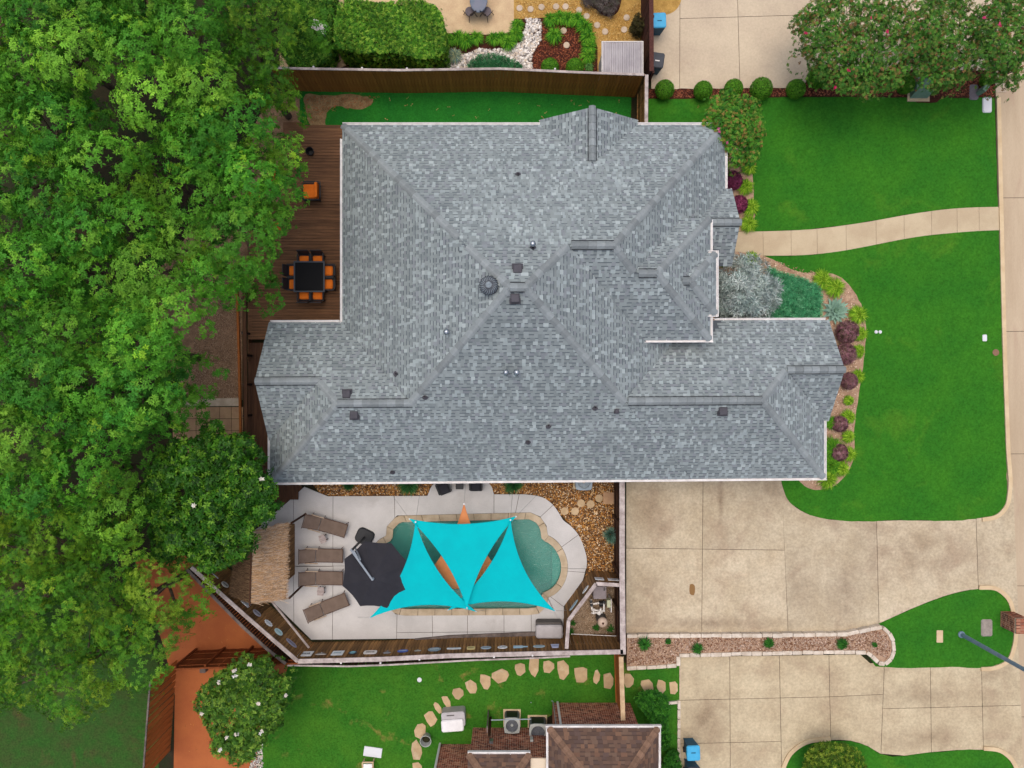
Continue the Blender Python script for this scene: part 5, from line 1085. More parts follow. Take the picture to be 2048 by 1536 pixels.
c = P(1345, 1404); MB().rbox((c.x, c.y, 0), (.5, .13, .12), .02, .1, seg=1).build('stone_block', MT['limestone'], t)
# wheeled bins
MT['binblue'] = mat('teal_blue_bin', L('#1d5f7c', A), L('#19546f', A), s=4, rough=.55); MT['binlid'] = mat('sky_blue_bin_lid', L('#4bb4e2', A), L('#43a9d8', A), s=3, rough=.45); MT['bindark'] = mat('charcoal_bin', L('#474b52', A), L('#3f434a', A), s=4, rough=.55)
def wheelie(u, v, rot, body, lid, label):
    p = P(u, v, 1.05); x, y = p.x, p.y; t = thing('wheeled_bin', label, 'bin', (x, y, .035), 'wheeled bins'); cs = ((-1, -1), (1, -1), (1, 1), (-1, 1))
    MB().add([(x + .21 * a, y + .24 * b_, .1) for a, b_ in cs] + [(x + .28 * a, y + .32 * b_, .98) for a, b_ in cs], [[3, 2, 1, 0], [0, 1, 5, 4], [1, 2, 6, 5], [2, 3, 7, 6], [3, 0, 4, 7]]).build('body', MT[body], t)
    MB().rbox((x, y, .99), (.62, .70, .07), .09, ch=.03).build('lid', MT[lid], t)
    MB().tube([(x - .26, y + .37, .95), (x + .26, y + .37, .95)], .02, 6).build('handle', MT[body], t)
    MB().rbox((x, y - .03, 1.058), (.22, .06, .006), .02, seg=2).build('emblem', MT['pvc' if lid == 'bindark' else 'binblue'], t)
    for s in (-1, 1): MB().tube([(x + .2 * s, y + .26, .15), (x + .27 * s, y + .26, .15)], .12, 12).build('wheel', MT['black'], t)
    for s in (-1, 1): MB().box((x + .2 * s, y - .2, .035), (.05, .05, .08)).build('foot', MT[body], t)
    t.rotation_euler.z = rot
wheelie(1319, 40, R(2), 'binblue', 'binlid', 'blue wheeled bin with sky blue lid at the top edge by the dark fence'); wheelie(1315, 120, R(-8), 'binblue', 'bindark', 'wheeled bin with charcoal lid below the sky blue one'); wheelie(1387, 1507, R(182), 'binblue', 'binlid', 'blue wheeled bin with sky blue lid at the bottom driveway'); wheelie(1388, 1550, R(178), 'binblue', 'bindark', 'wheeled bin with dark lid cut by the bottom edge')
# metal shed, floodlight
MT['ribmetal'] = mat('grey_ribbed_metal', L('#a9a5a8', A), L('#989498', A), s=2, rough=.5, metal=.2)
t = thing('garden_shed', 'small shed with grey ribbed metal roof behind the fence', 'shed', P(1245, 115)); x0, x1, y0, y1 = *(P(u, 0, 2.15).x for u in (1205, 1285)), *(P(0, v, 2.15).y for v in (148.5, 84))
MB().box(((x0 + x1) / 2, (y0 + y1) / 2, 0), (x1 - x0 - .16, y1 - y0 - .16, 2.08)).build('wall', MT['resin'], t); nr = 22
for k in range(nr): MB().box((x0 + (k + .5) * (x1 - x0) / nr, (y0 + y1) / 2, 2.09), ((x1 - x0) / nr - .012, y1 - y0, .045 + .02 * (k % 2))).build('roof_rib', MT['ribmetal'], t)
for a, c in (((x0 - .02, y0), (x0 - .02, y1)), ((x1 + .02, y0), (x1 + .02, y1)), ((x0 - .04, y1 + .02), (x1 + .04, y1 + .02))): MB().beam((*a, 2.11), (*c, 2.11), .035, .10).build('edge_trim', MT['trim'], t)
t = thing('flood_light', 'white flood light on a thin pole above the upper left hedge', 'flood light', P(668, 106)); a = P(668, 106, 0); MB().tube([a, Vector((a.x, a.y, 2.5))], .025, 6).build('pole', MT['greymetal'], t)
h_ = MB(); c = Vector((a.x, a.y, 2.5)); M_ = Matrix.Rotation(R(-28), 4, 'Z') @ Matrix.Rotation(R(28), 4, 'X')
bx = MB().rbox((0, 0, 0), (.62, .40, .14), .03); h_.add([c + M_ @ Vector(p) for p in bx.v], bx.f); h_.build('lamp_housing', MT['trim'], t)
h_ = MB(); bx = MB().rbox((0, -.06, .142), (.5, .2, .02), .02); h_.add([c + M_ @ Vector(p) for p in bx.v], bx.f); h_.build('panel', MT['resin'], t)
# patio table with chairs at the top edge
MT['mesh_chair'] = mat('brown_mesh_chair', L('#6b6266', A), L('#5d5559', A), s=20, rough=.7)
c = P(957, -2, .72); t = thing('patio_table', 'blue-grey oval patio table cut by the top edge', 'table', (c.x, c.y, .03)); MB().lathe((c.x, c.y, .68), [(.40, 0), (.42, .02), (.40, .045), (.38, .045)], 28, sy=1.5).build('table_top', mat('blue_grey_table', L('#6f7484', A), L('#58697a', A), s=2, rough=.35), t)
for k in range(4): a = .78 + 1.57 * k; MB().tube([(c.x + .3 * math.cos(a), c.y + .4 * math.sin(a), .03), (c.x + .15 * math.cos(a), c.y + .2 * math.sin(a), .68)], .02, 6).build('leg', MT['black'], t)
for u, v, r_, lb in ((940, 23, 35, 'brown mesh patio chair left below the oval table'), (973, 23, -35, 'brown mesh patio chair right below the oval table')):
    p = P(u, v, .42); t = thing('mesh_chair', lb, 'chair', (p.x, p.y, .03), 'mesh chairs at the oval table'); x, y = p.x, p.y
    MB().lathe((x, y, .42), [(.22, 0), (.23, .015), (.21, .03)], 16).build('seat', MT['mesh_chair'], t)
    MB().add([(x - .2, y - .2, .45), (x + .2, y - .2, .45), (x + .18, y - .3, .85), (x - .18, y - .3, .85)], [[0, 1, 2, 3]]).build('backrest', MT['mesh_chair'], t)
    for k in range(4): a = .78 + 1.57 * k; MB().tube([(x + .17 * math.cos(a), y + .17 * math.sin(a), .43), (x + .33 * math.cos(a), y + .33 * math.sin(a), .04)], .016, 5).build('leg', MT['black'], t)
    for s in (-1, 1): MB().tube([(x + .21 * s, y + .16, .43), (x + .30 * s, y + .12, .64), (x + .28 * s, y - .14, .64), (x + .2 * s, y - .22, .5)], .014, 5).build('arm_rest', MT['black'], t)
    t.rotation_euler.z = R(r_)
# utilities
MT['utilgreen'] = mat('transformer_green', L('#7f9a85', A), L('#718b77', A), s=3, rough=.5)
c = P(1852, 170, .7); t = thing('transformer', 'green utility transformer box under the crape myrtles', 'transformer', (c.x, c.y, 0)); x, y = c.x, c.y; MB().box((x, y - .02, .0), (1.05, 1.0, .09)).build('pad', MT['kerb'], t)
MB().add([(x - .42, y - .38, .09), (x + .42, y - .38, .09), (x + .42, y + .4, .09), (x - .42, y + .4, .09), (x - .40, y - .24, .62), (x + .40, y - .24, .62), (x + .40, y + .38, .76), (x - .40, y + .38, .76)], [[0, 1, 5, 4], [1, 2, 6, 5], [2, 3, 7, 6], [3, 0, 4, 7], [4, 5, 6, 7]]).build('cabinet', MT['utilgreen'], t)
c = P(1970, 177, .5); t = thing('utility_pedestal', 'small leaning pale green pedestal near the kerb', 'pedestal', (c.x, c.y, 0)); MB().rbox((c.x, c.y, 0), (.20, .34, .6), .03, R(-40)).build('cabinet', MT['utilgreen'], t)
def lid(u, v, w, h, z, m, label, r_=.05, cat='utility lid'):
    p = P(u, v); return tag(MB().rbox((p.x, p.y, 0), (w, h, z), r_).build('utility_cover', m), label, cat)
greyc = mat('grey_concrete_lid', L('#a39a90', A), L('#8f867d', A), s=5, fine=.12, rough=.9); pale = mat('pale_plastic_lid', L('#dfe1e4', A), rough=.6); dk_ = mat('dark_grey_stone', L('#857d80', A), L('#756d70', A), s=5, fine=.15, rough=.9)
lid(1972, 211, .44, .74, .12, pale, 'white rounded utility box lid at the upper lawn corner', .09); lid(1946, 185, .52, .80, .09, dk_, 'grey rounded slab beside the pedestal', .16); lid(1968, 676, .22, .32, .075, pale, 'small pale utility lid in the large lawn'); lid(1878, 1272, .30, .58, .075, MT['kerb'], 'beige oblong lid in the drop-shaped lawn', .02); lid(1972, 1255, .58, .85, .08, greyc, 'grey rounded concrete lid in the drop-shaped lawn', .12)
p = P(1990, 705); tag(MB().lathe((p.x, p.y, .03), [(.16, 0), (.16, .035), (.12, .04), (.05, .03)], 16).build('meter_cover', mat('brown_iron', L('#8a6a55', A), rough=.8)), 'round brown meter cover near the street kerb', 'meter cover')
for u, lb in ((1751, 'white sprinkler cap nearer the bed in the large lawn'), (1759, 'white sprinkler cap second from the bed in the large lawn')): p = P(u, 664); tag(MB().lathe((p.x, p.y, .03), [(.08, 0), (.08, .045), (.05, .06)], 10).build('sprinkler_cap', pale), lb, 'sprinkler', 'sprinkler caps')
p = P(839, 1359); tag(MB().lathe((p.x, p.y, .0), [(.11, 0), (.11, .045), (.09, .05)], 12).build('utility_cover', pale), 'small round pale lid in the neighbour lawn', 'utility lid')
p = P(746, 1503); tag(MB().rbox((p.x, p.y, 0), (.86, .46, .07), .02, R(-8)).build('paver', pale), 'white rectangular slab on the neighbour lawn', 'paver')
p = P(1384, 1179); tag(MB().prism(XY(blob(1384, 1179, 10, 20, 12, 0, .06)), .0, .038).build('oil_stain', mat('brown_water_stain', L('#8a6638', A), rough=.5)), 'small brown oval stain on the stained driveway', 'stain')
# brick mailbox and street lamp
c = P(2012, 1237); t = thing('brick_mailbox', 'square brick mailbox pillar at the kerb', 'mailbox', (c.x, c.y, 0)); w, d, h = .58, .70, 1.05
cor = [(c.x - w / 2, c.y - d / 2), (c.x + w / 2, c.y - d / 2), (c.x + w / 2, c.y + d / 2), (c.x - w / 2, c.y + d / 2)]
for k in range(4): bricks(t, cor[(k + 1) % 4], cor[k], h)
b = MB()
for j in range(10):
    for i in range(3):
        q = random.choice(BR); b.box((c.x - w / 2 + (i + .5) * w / 3, c.y - d / 2 + (j + .5) * d / 10, h), (w / 3 - .012, d / 10 - .012, .05), col=q)
b.build('cap_bricks', MT['brick'], t, kind='stuff'); MB().box((c.x, c.y, h), (w - .02, d - .02, .035)).build('mortar_bed', MT['mortar'], t); MB().box((c.x + w / 2 + .02, c.y, .65), (.05, .25, .22)).build('letter_door', MT['greymetal'], t)
c = P(1921, 1268); t = thing('street_lamp', 'tall grey-blue street lamp pole leaning out of the picture', 'street lamp', (c.x, c.y, .05)); MT['lamp'] = mat('blue_grey_pole', L('#7d93a6', A), L('#6f8598', A), s=4, rough=.5)
MB().tube([(c.x, c.y, .05), (c.x, c.y, 7.5)], [.10, .075], 12).build('pole', MT['lamp'], t); MB().lathe((c.x, c.y, .05), [(.16, 0), (.16, .06), (.11, .1)], 14).build('base_plate', MT['lamp'], t); MB().tube([(c.x, c.y, 7.4), (c.x + .9, c.y + .1, 7.7)], .05, 8).build('arm', MT['lamp'], t); MB().rbox((c.x + 1.2, c.y + .1, 7.62), (.7, .3, .16), .1).build('lamp_head', MT['lamp'], t)
# neighbour's yard things
c = P(905, 1446, .7); t = thing('resin_cabinet', 'white resin storage cabinet with slanted lid by the brick wall', 'storage cabinet', (c.x, c.y, 0)); MT['white'] = mat('white_resin', L('#eeeceb', .88), L('#e0dedd', .88), s=3, rough=.5)
MB().rbox((c.x + .03, c.y + .12, .03), (1.10, .72, .62), .12, R(4), ch=.02).build('body', MT['resin'], t); MB().rbox((c.x, c.y - .12, .66), (1.04, .56, .10), .1, R(4)).build('lid', MT['white'], t); MB().box((c.x - .1, c.y + .33, .652), (.35, .04, .02), R(4)).build('handle_slot', MT['resin_d'], t)
c = P(851, 1483, .5); t = thing('bucket', 'round grey bucket with clippings on the stepping path', 'bucket', (c.x, c.y, .03)); MB().lathe((c.x, c.y, .03), [(.19, 0), (.26, .45), (.27, .47), (.245, .47), (.18, .06)], 22).build('tub', MT['aclight'], t); MB().lathe((c.x, c.y, .2), [(.2, 0), (.12, .06)], 14).build('clippings', MT['ground'], t)
c = P(735, 1536, .5); t = thing('wooden_chair', 'small wooden framed chair cut by the bottom edge', 'chair', (c.x, c.y, .03)); MB().rbox((c.x, c.y - .05, .42), (.42, .42, .04), .04).build('seat', MT['white'], t)
for s in (-1, 1):
    MB().beam((c.x + .25 * s, c.y + .25, .45), (c.x + .25 * s, c.y - .35, .45), .05, .04).build('side_rail', MT['palewood'], t); [MB().box((c.x + .23 * s, c.y + q, .03), (.05, .05, .4)).build('leg', MT['palewood'], t) for q in (-.25, .2)]
MB().beam((c.x - .25, c.y + .25, .46), (c.x + .25, c.y + .25, .46), .05, .04).build('back_rail', MT['palewood'], t)
c = P(405, 1341, .3); t = thing('dark_bucket', 'small grey basket behind the rust-brown cross fence', 'basket', (c.x, c.y, .014)); MB().rbox((c.x, c.y, .014), (.28, .24, .3), .04).build('body', MT['darkgreywood'], t)

# small white post lights clipped to the fences
for fo, spots in ((fs_, ((682, 1326, 2.34), (761, 1326, 2.34), (839, 1319, 2.34), (988, 1314, 2.34), (1065, 1311, 2.34))), (bpy.data.objects['board_fence'], ((627, 134, 2.45), (724, 136, 2.45), (814, 137, 2.45), (916, 135, 2.45), (1110, 138, 2.45)))):
    for u, v, z_ in spots: q = P(u, v, z_); MB().lathe((q.x, q.y, q.z), [(.02, -.05), (.045, -.02), (.05, .01), (.03, .045), (.01, .05)], 10).build('post_light', MT['pvc'], fo, True)
# ---------------------------------------------------------------- vegetation
MT['leaf'] = mat('leaves', (1, 1, 1), attr=True, trans=.22, rough=.6, spec=.15)
MT['leaf_gloss'] = mat('glossy_leaves', (1, 1, 1), attr=True, trans=.16, rough=.45, spec=.15)
MT['needle'] = mat('fine_foliage', (1, 1, 1), attr=True, trans=.2, rough=.8, spec=.1)
MT['bark'] = mat('bark', L('#6a5a4a', A), L('#4d4035', A), s=4, fine=.2, fs=12, rough=.95, bump=.4, bs=10)
MT['petal'] = mat('petals', (1, 1, 1), attr=True, trans=.25, rough=.7)
def unit(a): return a / np.maximum(np.linalg.norm(a, axis=1, keepdims=True), 1e-9)
def leaves(C, Nn, size, cols, nl=7, ratio=.30, tilt=(-.1, .55), fold=.25, jit=.25):
    """sprays of pointed leaflets: C centres, Nn outward normals, size leaflet length, cols colour per spray"""
    n = len(C); Nn = unit(Nn); ref = np.where(np.abs(Nn[:, 2:3]) < .9, np.array([[0, 0, 1.0]]), np.array([[1.0, 0, 0]])); T = unit(np.cross(ref, Nn)); B = np.cross(Nn, T)
    a0 = RNG.uniform(0, 6.283, n); V = []; K = []
    for k in range(nl):
        a = (a0 + 6.283 * k / nl + RNG.normal(0, jit, n))[:, None]; th = RNG.uniform(tilt[0], tilt[1], n)[:, None]; d = (np.cos(a) * T + np.sin(a) * B) * np.cos(th) + Nn * np.sin(th)
        s = unit(np.cross(d, Nn + .001)); ln = (size * RNG.uniform(.7, 1.25, n))[:, None]; w = ln * ratio * .5; up = np.cross(s, d)
        V.append(np.stack([C + d * ln * .06, C + d * ln * .5 + s * w + up * w * fold, C + d * ln - up * ln * .12, C + d * ln * .5 - s * w + up * w * fold], 1)); K.append(cols * RNG.uniform(.82, 1.18, (n, 1)))
    V = np.concatenate(V); K = np.concatenate(K); return V.reshape(-1, 3), np.arange(len(V) * 4).reshape(-1, 4), np.repeat(K, 4, 0)
def pack(name, parts, m, parent=None, kind=None):
    Vs, Fs, Cs, o = [], [], [], 0
    for V, F, C in parts: Vs.append(V); Fs.append(F + o); Cs.append(C); o += len(V)
    V = np.concatenate(Vs) - (np.array(wloc(parent)) if parent else 0); return link(name, np_mesh(name, V, np.concatenate(Fs), np.concatenate(Cs)), MT[m], parent, kind)
def sphere_dirs(n, zmin=-.35):
    z = RNG.uniform(zmin, 1, n); a = RNG.uniform(0, 6.283, n); r = np.sqrt(1 - z * z); return np.stack([r * np.cos(a), r * np.sin(a), z], 1)
def palette(cols, n, w=None): return np.array([L(c, A) for c in cols])[RNG.choice(len(cols), n, p=w)]
OAK = ['#468c25', '#5aa42b', '#72b635', '#387823', '#66ae31', '#92ca40', '#468e30', '#509a2e']
LOC = ['#4f8c22', '#66a028', '#82b630', '#3e781e', '#9cc23a', '#588f2c']
MAG = ['#2a5a15', '#386e1a', '#4b801f', '#224c12', '#68962a', '#33641b']
MAG2 = ['#3e681e', '#527f24', '#64902c', '#345a1b', '#7ca038', '#487426']
GROVE = [(-150, -150), (612, -150), (616, 90), (602, 150), (610, 212), (590, 226), (545, 232), (528, 258), (560, 275), (600, 285), (622, 312), (610, 360), (628, 395), (620, 440), (625, 500), (600, 518), (560, 512), (540, 545), (533, 578), (500, 590), (470, 585), (430, 620), (397, 660), (405, 720), (412, 770), (385, 795), (368, 850), (370, 890), (300, 930), (285, 1010), (300, 1060), (290, 1110), (330, 1140), (375, 1150), (395, 1180), (385, 1205), (405, 1245), (385, 1280), (360, 1290), (375, 1325), (345, 1355), (300, 1365), (255, 1395), (215, 1435), (150, 1460), (60, 1430), (-150, 1440)]
GAPS = [(655, 70, 48), (650, 385, 52), (640, 545, 62), (440, 700, 10), (205, 165, 34), (262, 235, 22), (330, 335, 26), (210, 395, 24), (275, 905, 34), (60, 690, 20), (470, 155, 16), (145, 505, 16), (355, 540, 14), (205, 1340, 26), (90, 1440, 30), (240, 1195, 14)]
TREES = [(80, 70, 9.6, OAK, 'broad green oak filling the top left corner'), (300, 90, 9.8, OAK, 'dense green oak left of the yellow-green tree at the top'), (535, 105, 8.2, LOC, 'fine-leaved yellow-green tree next to the upper hedge'), (60, 300, 9.2, OAK, 'green oak at the left edge below the corner oak'), (250, 290, 9.4, OAK, 'green oak beside the dark gap in the upper grove'),
         (450, 390, 9.6, OAK, 'bright green oak overhanging the wooden deck and lounge chair'), (90, 520, 9.0, OAK, 'green oak at the left edge midway up'), (330, 530, 9.0, OAK, 'green oak left of the black dining table'), (240, 700, 9.8, OAK, 'bright green oak beside the brown gravel'), (50, 790, 9.0, OAK, 'green oak at the left edge level with the pavers'), (170, 960, 8.6, OAK, 'darker green oak left of the large magnolia'),
         (90, 1150, 8.0, LOC, 'feathery yellow-green tree at the left edge below the oaks'), (300, 1210, 7.2, LOC, 'feathery green tree reaching over the terracotta court'), (170, 1340, 6.8, LOC, 'sparse yellow-green tree over the dark grass at lower left')]
LIMB = ['#6a5a4a']
def deep(c, outline, m):
    a = np.arange(8) * .7854; return inside(c[0] + m * np.cos(a), c[1] + m * np.sin(a), outline).all()
def limbs(root, base, tips, z1, r=.16):
    b = MB(); b.tube([(base.x, base.y, 0), (base.x + .1, base.y + .05, z1 * .5), (base.x, base.y, z1)], [r, r * .8, r * .62], 8)
    for tp in tips:
        tp = Vector(tp); s = Vector((base.x, base.y, z1 * random.uniform(.6, 1))); m_ = s.lerp(tp, .5) + Vector((random.uniform(-.3, .3), random.uniform(-.3, .3), .25)); b.tube([s, m_, tp], [r * .45, r * .28, r * .08], 5)
    return b.build('trunk', MT['bark'], root)
# lumps of the grove, each given to the nearest tree
gm = np.array(GROVE, float); n0 = 2600; cand = RNG.uniform((-150, -150), (640, 1470), (n0 * 4, 2)); cand = cand[inside(cand[:, 0], cand[:, 1], GROVE)]
keep = []
def place(n_, sp, marg_, rr, clear):
    for c in cand[:n_]:
        low = c[1] > 1050; f = .82 if low else 1.0
        if any((c[0] - g[0]) ** 2 + (c[1] - g[1]) ** 2 < (g[2] + rr * .55) ** 2 for g in GAPS) or not deep(c, GROVE, marg_ * f): continue
        if all((c[0] - k[0]) ** 2 + (c[1] - k[1]) ** 2 > ((sp if k[2] == rr else clear) * f) ** 2 for k in keep): keep.append((c[0], c[1], rr))
place(9000, 84, 56, 74, 84); place(9000, 46, 34, 40, 58)        # broad boughs first, then smaller ones between them
lumps = {i: [] for i in range(len(TREES))}
for c in keep:
    d = [((c[0] - t_[0]) ** 2 + (c[1] - t_[1]) ** 2) for t_ in TREES]; i = int(np.argmin(d)); lumps[i].append((c[0], c[1], math.sqrt(d[i]), c[2] > 50))
def bough(c, rl, pal, ls, nl, ratio, per=9, dens=27, flat_=.66):
    """a bough: rosettes of leaf sprays over a dome"""
    m = int(dens * rl * rl) + 5; dr = sphere_dirs(m, -.15); ctr = np.array(c) + dr * rl * np.array([1.0, 1.0, flat_]) * (.72 + .34 * RNG.random((m, 1)) ** .7); tone = random.uniform(.70, 1.18) * RNG.uniform(.88, 1.12, (m, 1)); hue = np.where(RNG.random((m, 1)) < .10, np.array([[1.28, 1.08, .8]]), 1.0)
    q = np.repeat(ctr, per, 0); e = RNG.normal(0, 1, q.shape); e[:, 2] *= .55; q = q + e * .13; nn = np.repeat(dr, per, 0) * .8 + e * .55 + np.array([0, 0, .6]); cols = (palette(pal, m) * .55 + palette(pal, 1) * .45)[np.repeat(np.arange(m), per)] * np.repeat(tone * hue, per, 0) * RNG.uniform(.85, 1.15, (m * per, 1))
    return leaves(q, nn, np.full(len(q), ls), cols, nl, ratio)
for i, (u, v, zt, pal, lb) in enumerate(TREES):
    base = P(u * .88, v, zt * .8); oak = pal is OAK; t = thing('oak_tree' if oak else 'locust_tree', lb, 'tree', (base.x, base.y, 0), 'trees of the left grove'); parts = []; tips = []
    for (lu, lv, d, big) in lumps[i]:
        wv = math.sin(lu / 61 + 1.7 * math.sin(lv / 97)) * math.cos(lv / 66 + 1.3 * math.sin(lu / 103)); z = zt - 1.6 * (d / 190) ** 2 + .7 * wv - random.uniform(0, .6) - (0 if big else random.uniform(1.0, 2.2))
        c = P(lu, lv, z); tips.append((c.x, c.y, z - .4)); rl = random.uniform(1.0, 1.38) if big else random.uniform(.55, .8)
        if not oak: rl *= .85
        parts.append(bough(c, rl, pal, .125 if oak else .10, 7 if oak else 9, .36 if oak else .26, 9 if oak else 8, 36 if oak else 42, .85 if big else .66))
        if random.random() < .6: parts.append(bough((c.x + random.uniform(-.9, .9), c.y + random.uniform(-.9, .9), z - random.uniform(1.8, 3.0)), .9, pal, .14, 6, .38, 8, 14))
    pack('crown', parts, 'leaf', t); limbs(t, base, tips[::2], zt * .62, .17)
# orange trumpet flowers caught in the deck oak
q = np.array([P(*x, 8.6) for x in ((505, 396), (508, 390), (500, 393), (512, 398), (550, 357), (548, 352), (552, 448))]); n = len(q) * 5; q = np.repeat(q, 5, 0) + RNG.normal(0, .10, (n, 3))
tag(pack('trumpet_vine', [leaves(q, np.tile([0, 0, 1.0], (n, 1)) + RNG.normal(0, .4, (n, 3)), np.full(n, .06), palette(['#e0642a', '#f07a35'], n), 6, .5)], 'petal'), 'clusters of orange trumpet flowers in the deck oak', 'flowers', kind='stuff')
def round_tree(name, label, outline, zt, pal, mt='leaf_gloss', ls=.17, nl=6, ratio=.42, dens=150, rl=(.35, .6), sp=24, drop=2.0, flowers=None, fcol=('#f3f1e6', '#e8e4d2'), base=None, group=None, sparse=1.0, trunk_r=.1, fl=.10, zb=None, marg=15):
    g = np.array(outline, float); lo, hi = g.min(0), g.max(0); ctr = g.mean(0); rad = np.linalg.norm(g - ctr, axis=1).max(); kp = []
    for c in RNG.uniform(lo, hi, (2500, 2)):
        if deep(c, outline, marg) and all((c[0] - k[0]) ** 2 + (c[1] - k[1]) ** 2 > sp * sp for k in kp): kp.append(c)
    b0 = base or P(ctr[0], ctr[1], zt * .7); t = thing(name, label, 'tree', (b0.x, b0.y, 0), group); parts = []; tips = []
    for c in kp:
        d = np.linalg.norm(c - ctr) / rad; z = zt - drop * d * d - random.uniform(0, .5); p = P(c[0], c[1], z); tips.append((p.x, p.y, z - .2)); r_ = random.uniform(*rl); n = int(dens * r_ * r_ * 2.2 * sparse) + 6
        dr = sphere_dirs(n, -.4); q = np.array(p) + dr * r_ * (.6 + .45 * RNG.random((n, 1))); tone = random.uniform(.8, 1.2); parts.append(leaves(q, dr + np.array([0, 0, .6]) + RNG.normal(0, .3, dr.shape), np.full(n, ls), palette(pal, n) * tone, nl, ratio))
        if random.random() < .5 * sparse: n = 14; dr = sphere_dirs(n); parts.append(leaves(np.array((p.x, p.y, z - .9)) + dr * .5, dr + np.array([0, 0, .5]), np.full(n, ls), palette(pal, n) * .95, nl, ratio))
    pack('crown', parts, mt, t); limbs(t, b0, tips[::2], zt * .45 if zb is None else zb, trunk_r)
    if flowers:
        for (u, v) in flowers: n = 2; q = np.array([P(u, v, zt + .05)] * n) + RNG.normal(0, .03, (n, 3)); pack('flower', [leaves(q, np.tile([0, 0, 1.0], (n, 1)) + RNG.normal(0, .2, (n, 3)), np.full(n, fl), palette(list(fcol), n), 7, .62, (.1, .7))], 'petal', t)
    return t
round_tree('magnolia_tree', 'large dark glossy magnolia left of the pool deck', [(330, 893), (365, 878), (398, 880), (428, 838), (448, 884), (470, 880), (508, 868), (534, 900), (522, 940), (548, 975), (534, 1010), (522, 1045), (500, 1065), (492, 1085), (470, 1128), (440, 1122), (415, 1145), (380, 1122), (340, 1120), (296, 1080), (285, 1040), (272, 1000), (300, 950)], 6.6, MAG, sp=27, flowers=[(524, 960), (388, 1010)], drop=2.2, dens=230, marg=8)
round_tree('magnolia_tree', 'smaller magnolia with white blossoms over the terracotta court', [(455, 1330), (500, 1310), (530, 1320), (560, 1345), (578, 1375), (572, 1410), (562, 1450), (545, 1480), (520, 1490), (490, 1530), (455, 1505), (425, 1500), (432, 1465), (410, 1435), (398, 1405), (405, 1380), (430, 1355)], 4.6, MAG2, sp=18, ls=.12, dens=340, marg=9, rl=(.3, .48), drop=1.4, fl=.095,
           flowers=[(497, 1330), (469, 1343), (468, 1350), (438, 1365), (405, 1428), (441, 1500), (452, 1475), (470, 1468), (523, 1466), (517, 1407), (570, 1392)], fcol=('#f4f1ea', '#efe6d8'))
CRP = ['#437a2a', '#548c30', '#629636', '#7d7a3c', '#8c6c42', '#6f983c', '#3a6c26', '#4f842d', '#5f9034', '#487e2c', '#6a8a38', '#3f742a']
MAGENTA = ('#c2185b', '#d13a78')
for i, (ol, lb, fw) in enumerate((([(1598, 40), (1630, 6), (1690, -12), (1750, 0), (1800, 10), (1822, 60), (1815, 120), (1800, 170), (1760, 185), (1720, 188), (1680, 175), (1640, 152), (1612, 110), (1594, 70)], 'broad crape myrtle left of the green transformer', [(1613, 65), (1742, 36), (1776, 63), (1695, 143), (1671, 176)]),
        ([(1822, 20), (1850, -5), (1900, -5), (1938, 10), (1948, 60), (1950, 110), (1935, 150), (1905, 172), (1875, 180), (1850, 165), (1826, 140), (1815, 80)], 'crape myrtle standing above the green transformer', []), ([(1955, 30), (1985, -5), (2060, -20), (2100, 60), (2070, 130), (2045, 165), (2020, 175), (1985, 150), (1952, 120), (1948, 70)], 'crape myrtle at the right edge beside the street', [(1967, 38), (2000, 50)]))):
    bs = [P(1700, 168), P(1858, 168), P(1985, 165)][i]; round_tree('crape_myrtle', lb, ol, 4.2, CRP, 'leaf', .085, 8, .42, 260, (.26, .42), 17, 1.0, fw, MAGENTA, Vector((bs.x, bs.y, 0)), 'crape myrtles along the neighbour driveway', 1.15, .07, .08, .9, marg=1)
round_tree('crape_myrtle', 'bushy crape myrtle at the house corner above the front lawn', [(1405, 235), (1420, 200), (1450, 185), (1490, 190), (1515, 215), (1527, 250), (1515, 300), (1500, 330), (1480, 340), (1455, 325), (1440, 290), (1420, 262), (1398, 250)], 3.4, ['#448428', '#579a2e', '#6aa634', '#367024', '#7d9a3c', '#a38a48', '#4f9030'], 'leaf', .085, 8, .42, 300, (.26, .42), 16, 1.2, [(1437, 258), (1441, 262), (1456, 284)], ('#d08aa0', '#c25a86'), None, None, 1.2, .06, .07, .8, marg=5)

# small plants
def tuft(name, label, u, v, r, h, n, pal, group, cat='grass', w=.014, soil=0.05, droop=.55, mt='needle', stiff=False):
    """clump of arching blades"""
    p = P(u, v, h * .4); t_ = RNG.uniform(0, 6.283, n); rr = r * np.sqrt(RNG.uniform(.05, 1, n)) * RNG.uniform(.8, 1.15, n); d = np.stack([np.cos(t_), np.sin(t_), np.zeros(n)], 1); s = np.stack([-np.sin(t_), np.cos(t_), np.zeros(n)], 1)
    base = np.array([p.x, p.y, soil]) + d * (rr * .12)[:, None]; hh = (h * np.clip(1.15 - .5 * rr / r, .3, 1.3) * RNG.uniform(.8, 1.15, n))[:, None]; R_ = rr[:, None]
    up = np.array([0, 0, 1.0]); md = base + d * R_ * (.42 if not stiff else .5) + up * hh * (.85 if not stiff else .5); tp = base + d * R_ + up * hh * (1 - droop if not stiff else 1.0); W = w * RNG.uniform(.7, 1.3, (n, 1)); cols = palette(pal, n) * RNG.uniform(.8, 1.2, (n, 1))
    V = np.stack([base - s * W * .7, base + s * W * .7, md + s * W, md - s * W, tp + s * W * .15, tp - s * W * .15], 1).reshape(-1, 3); i0 = np.arange(n)[:, None] * 6; F = np.concatenate([i0 + np.array([[0, 1, 2, 3]]), i0 + np.array([[3, 2, 4, 5]])])
    o = link(name, np_mesh(name, V - np.array([p.x, p.y, 0]), F, np.repeat(cols, 6, 0)), MT[mt]); o.location = (p.x, p.y, 0); return tag(o, label, cat, group)
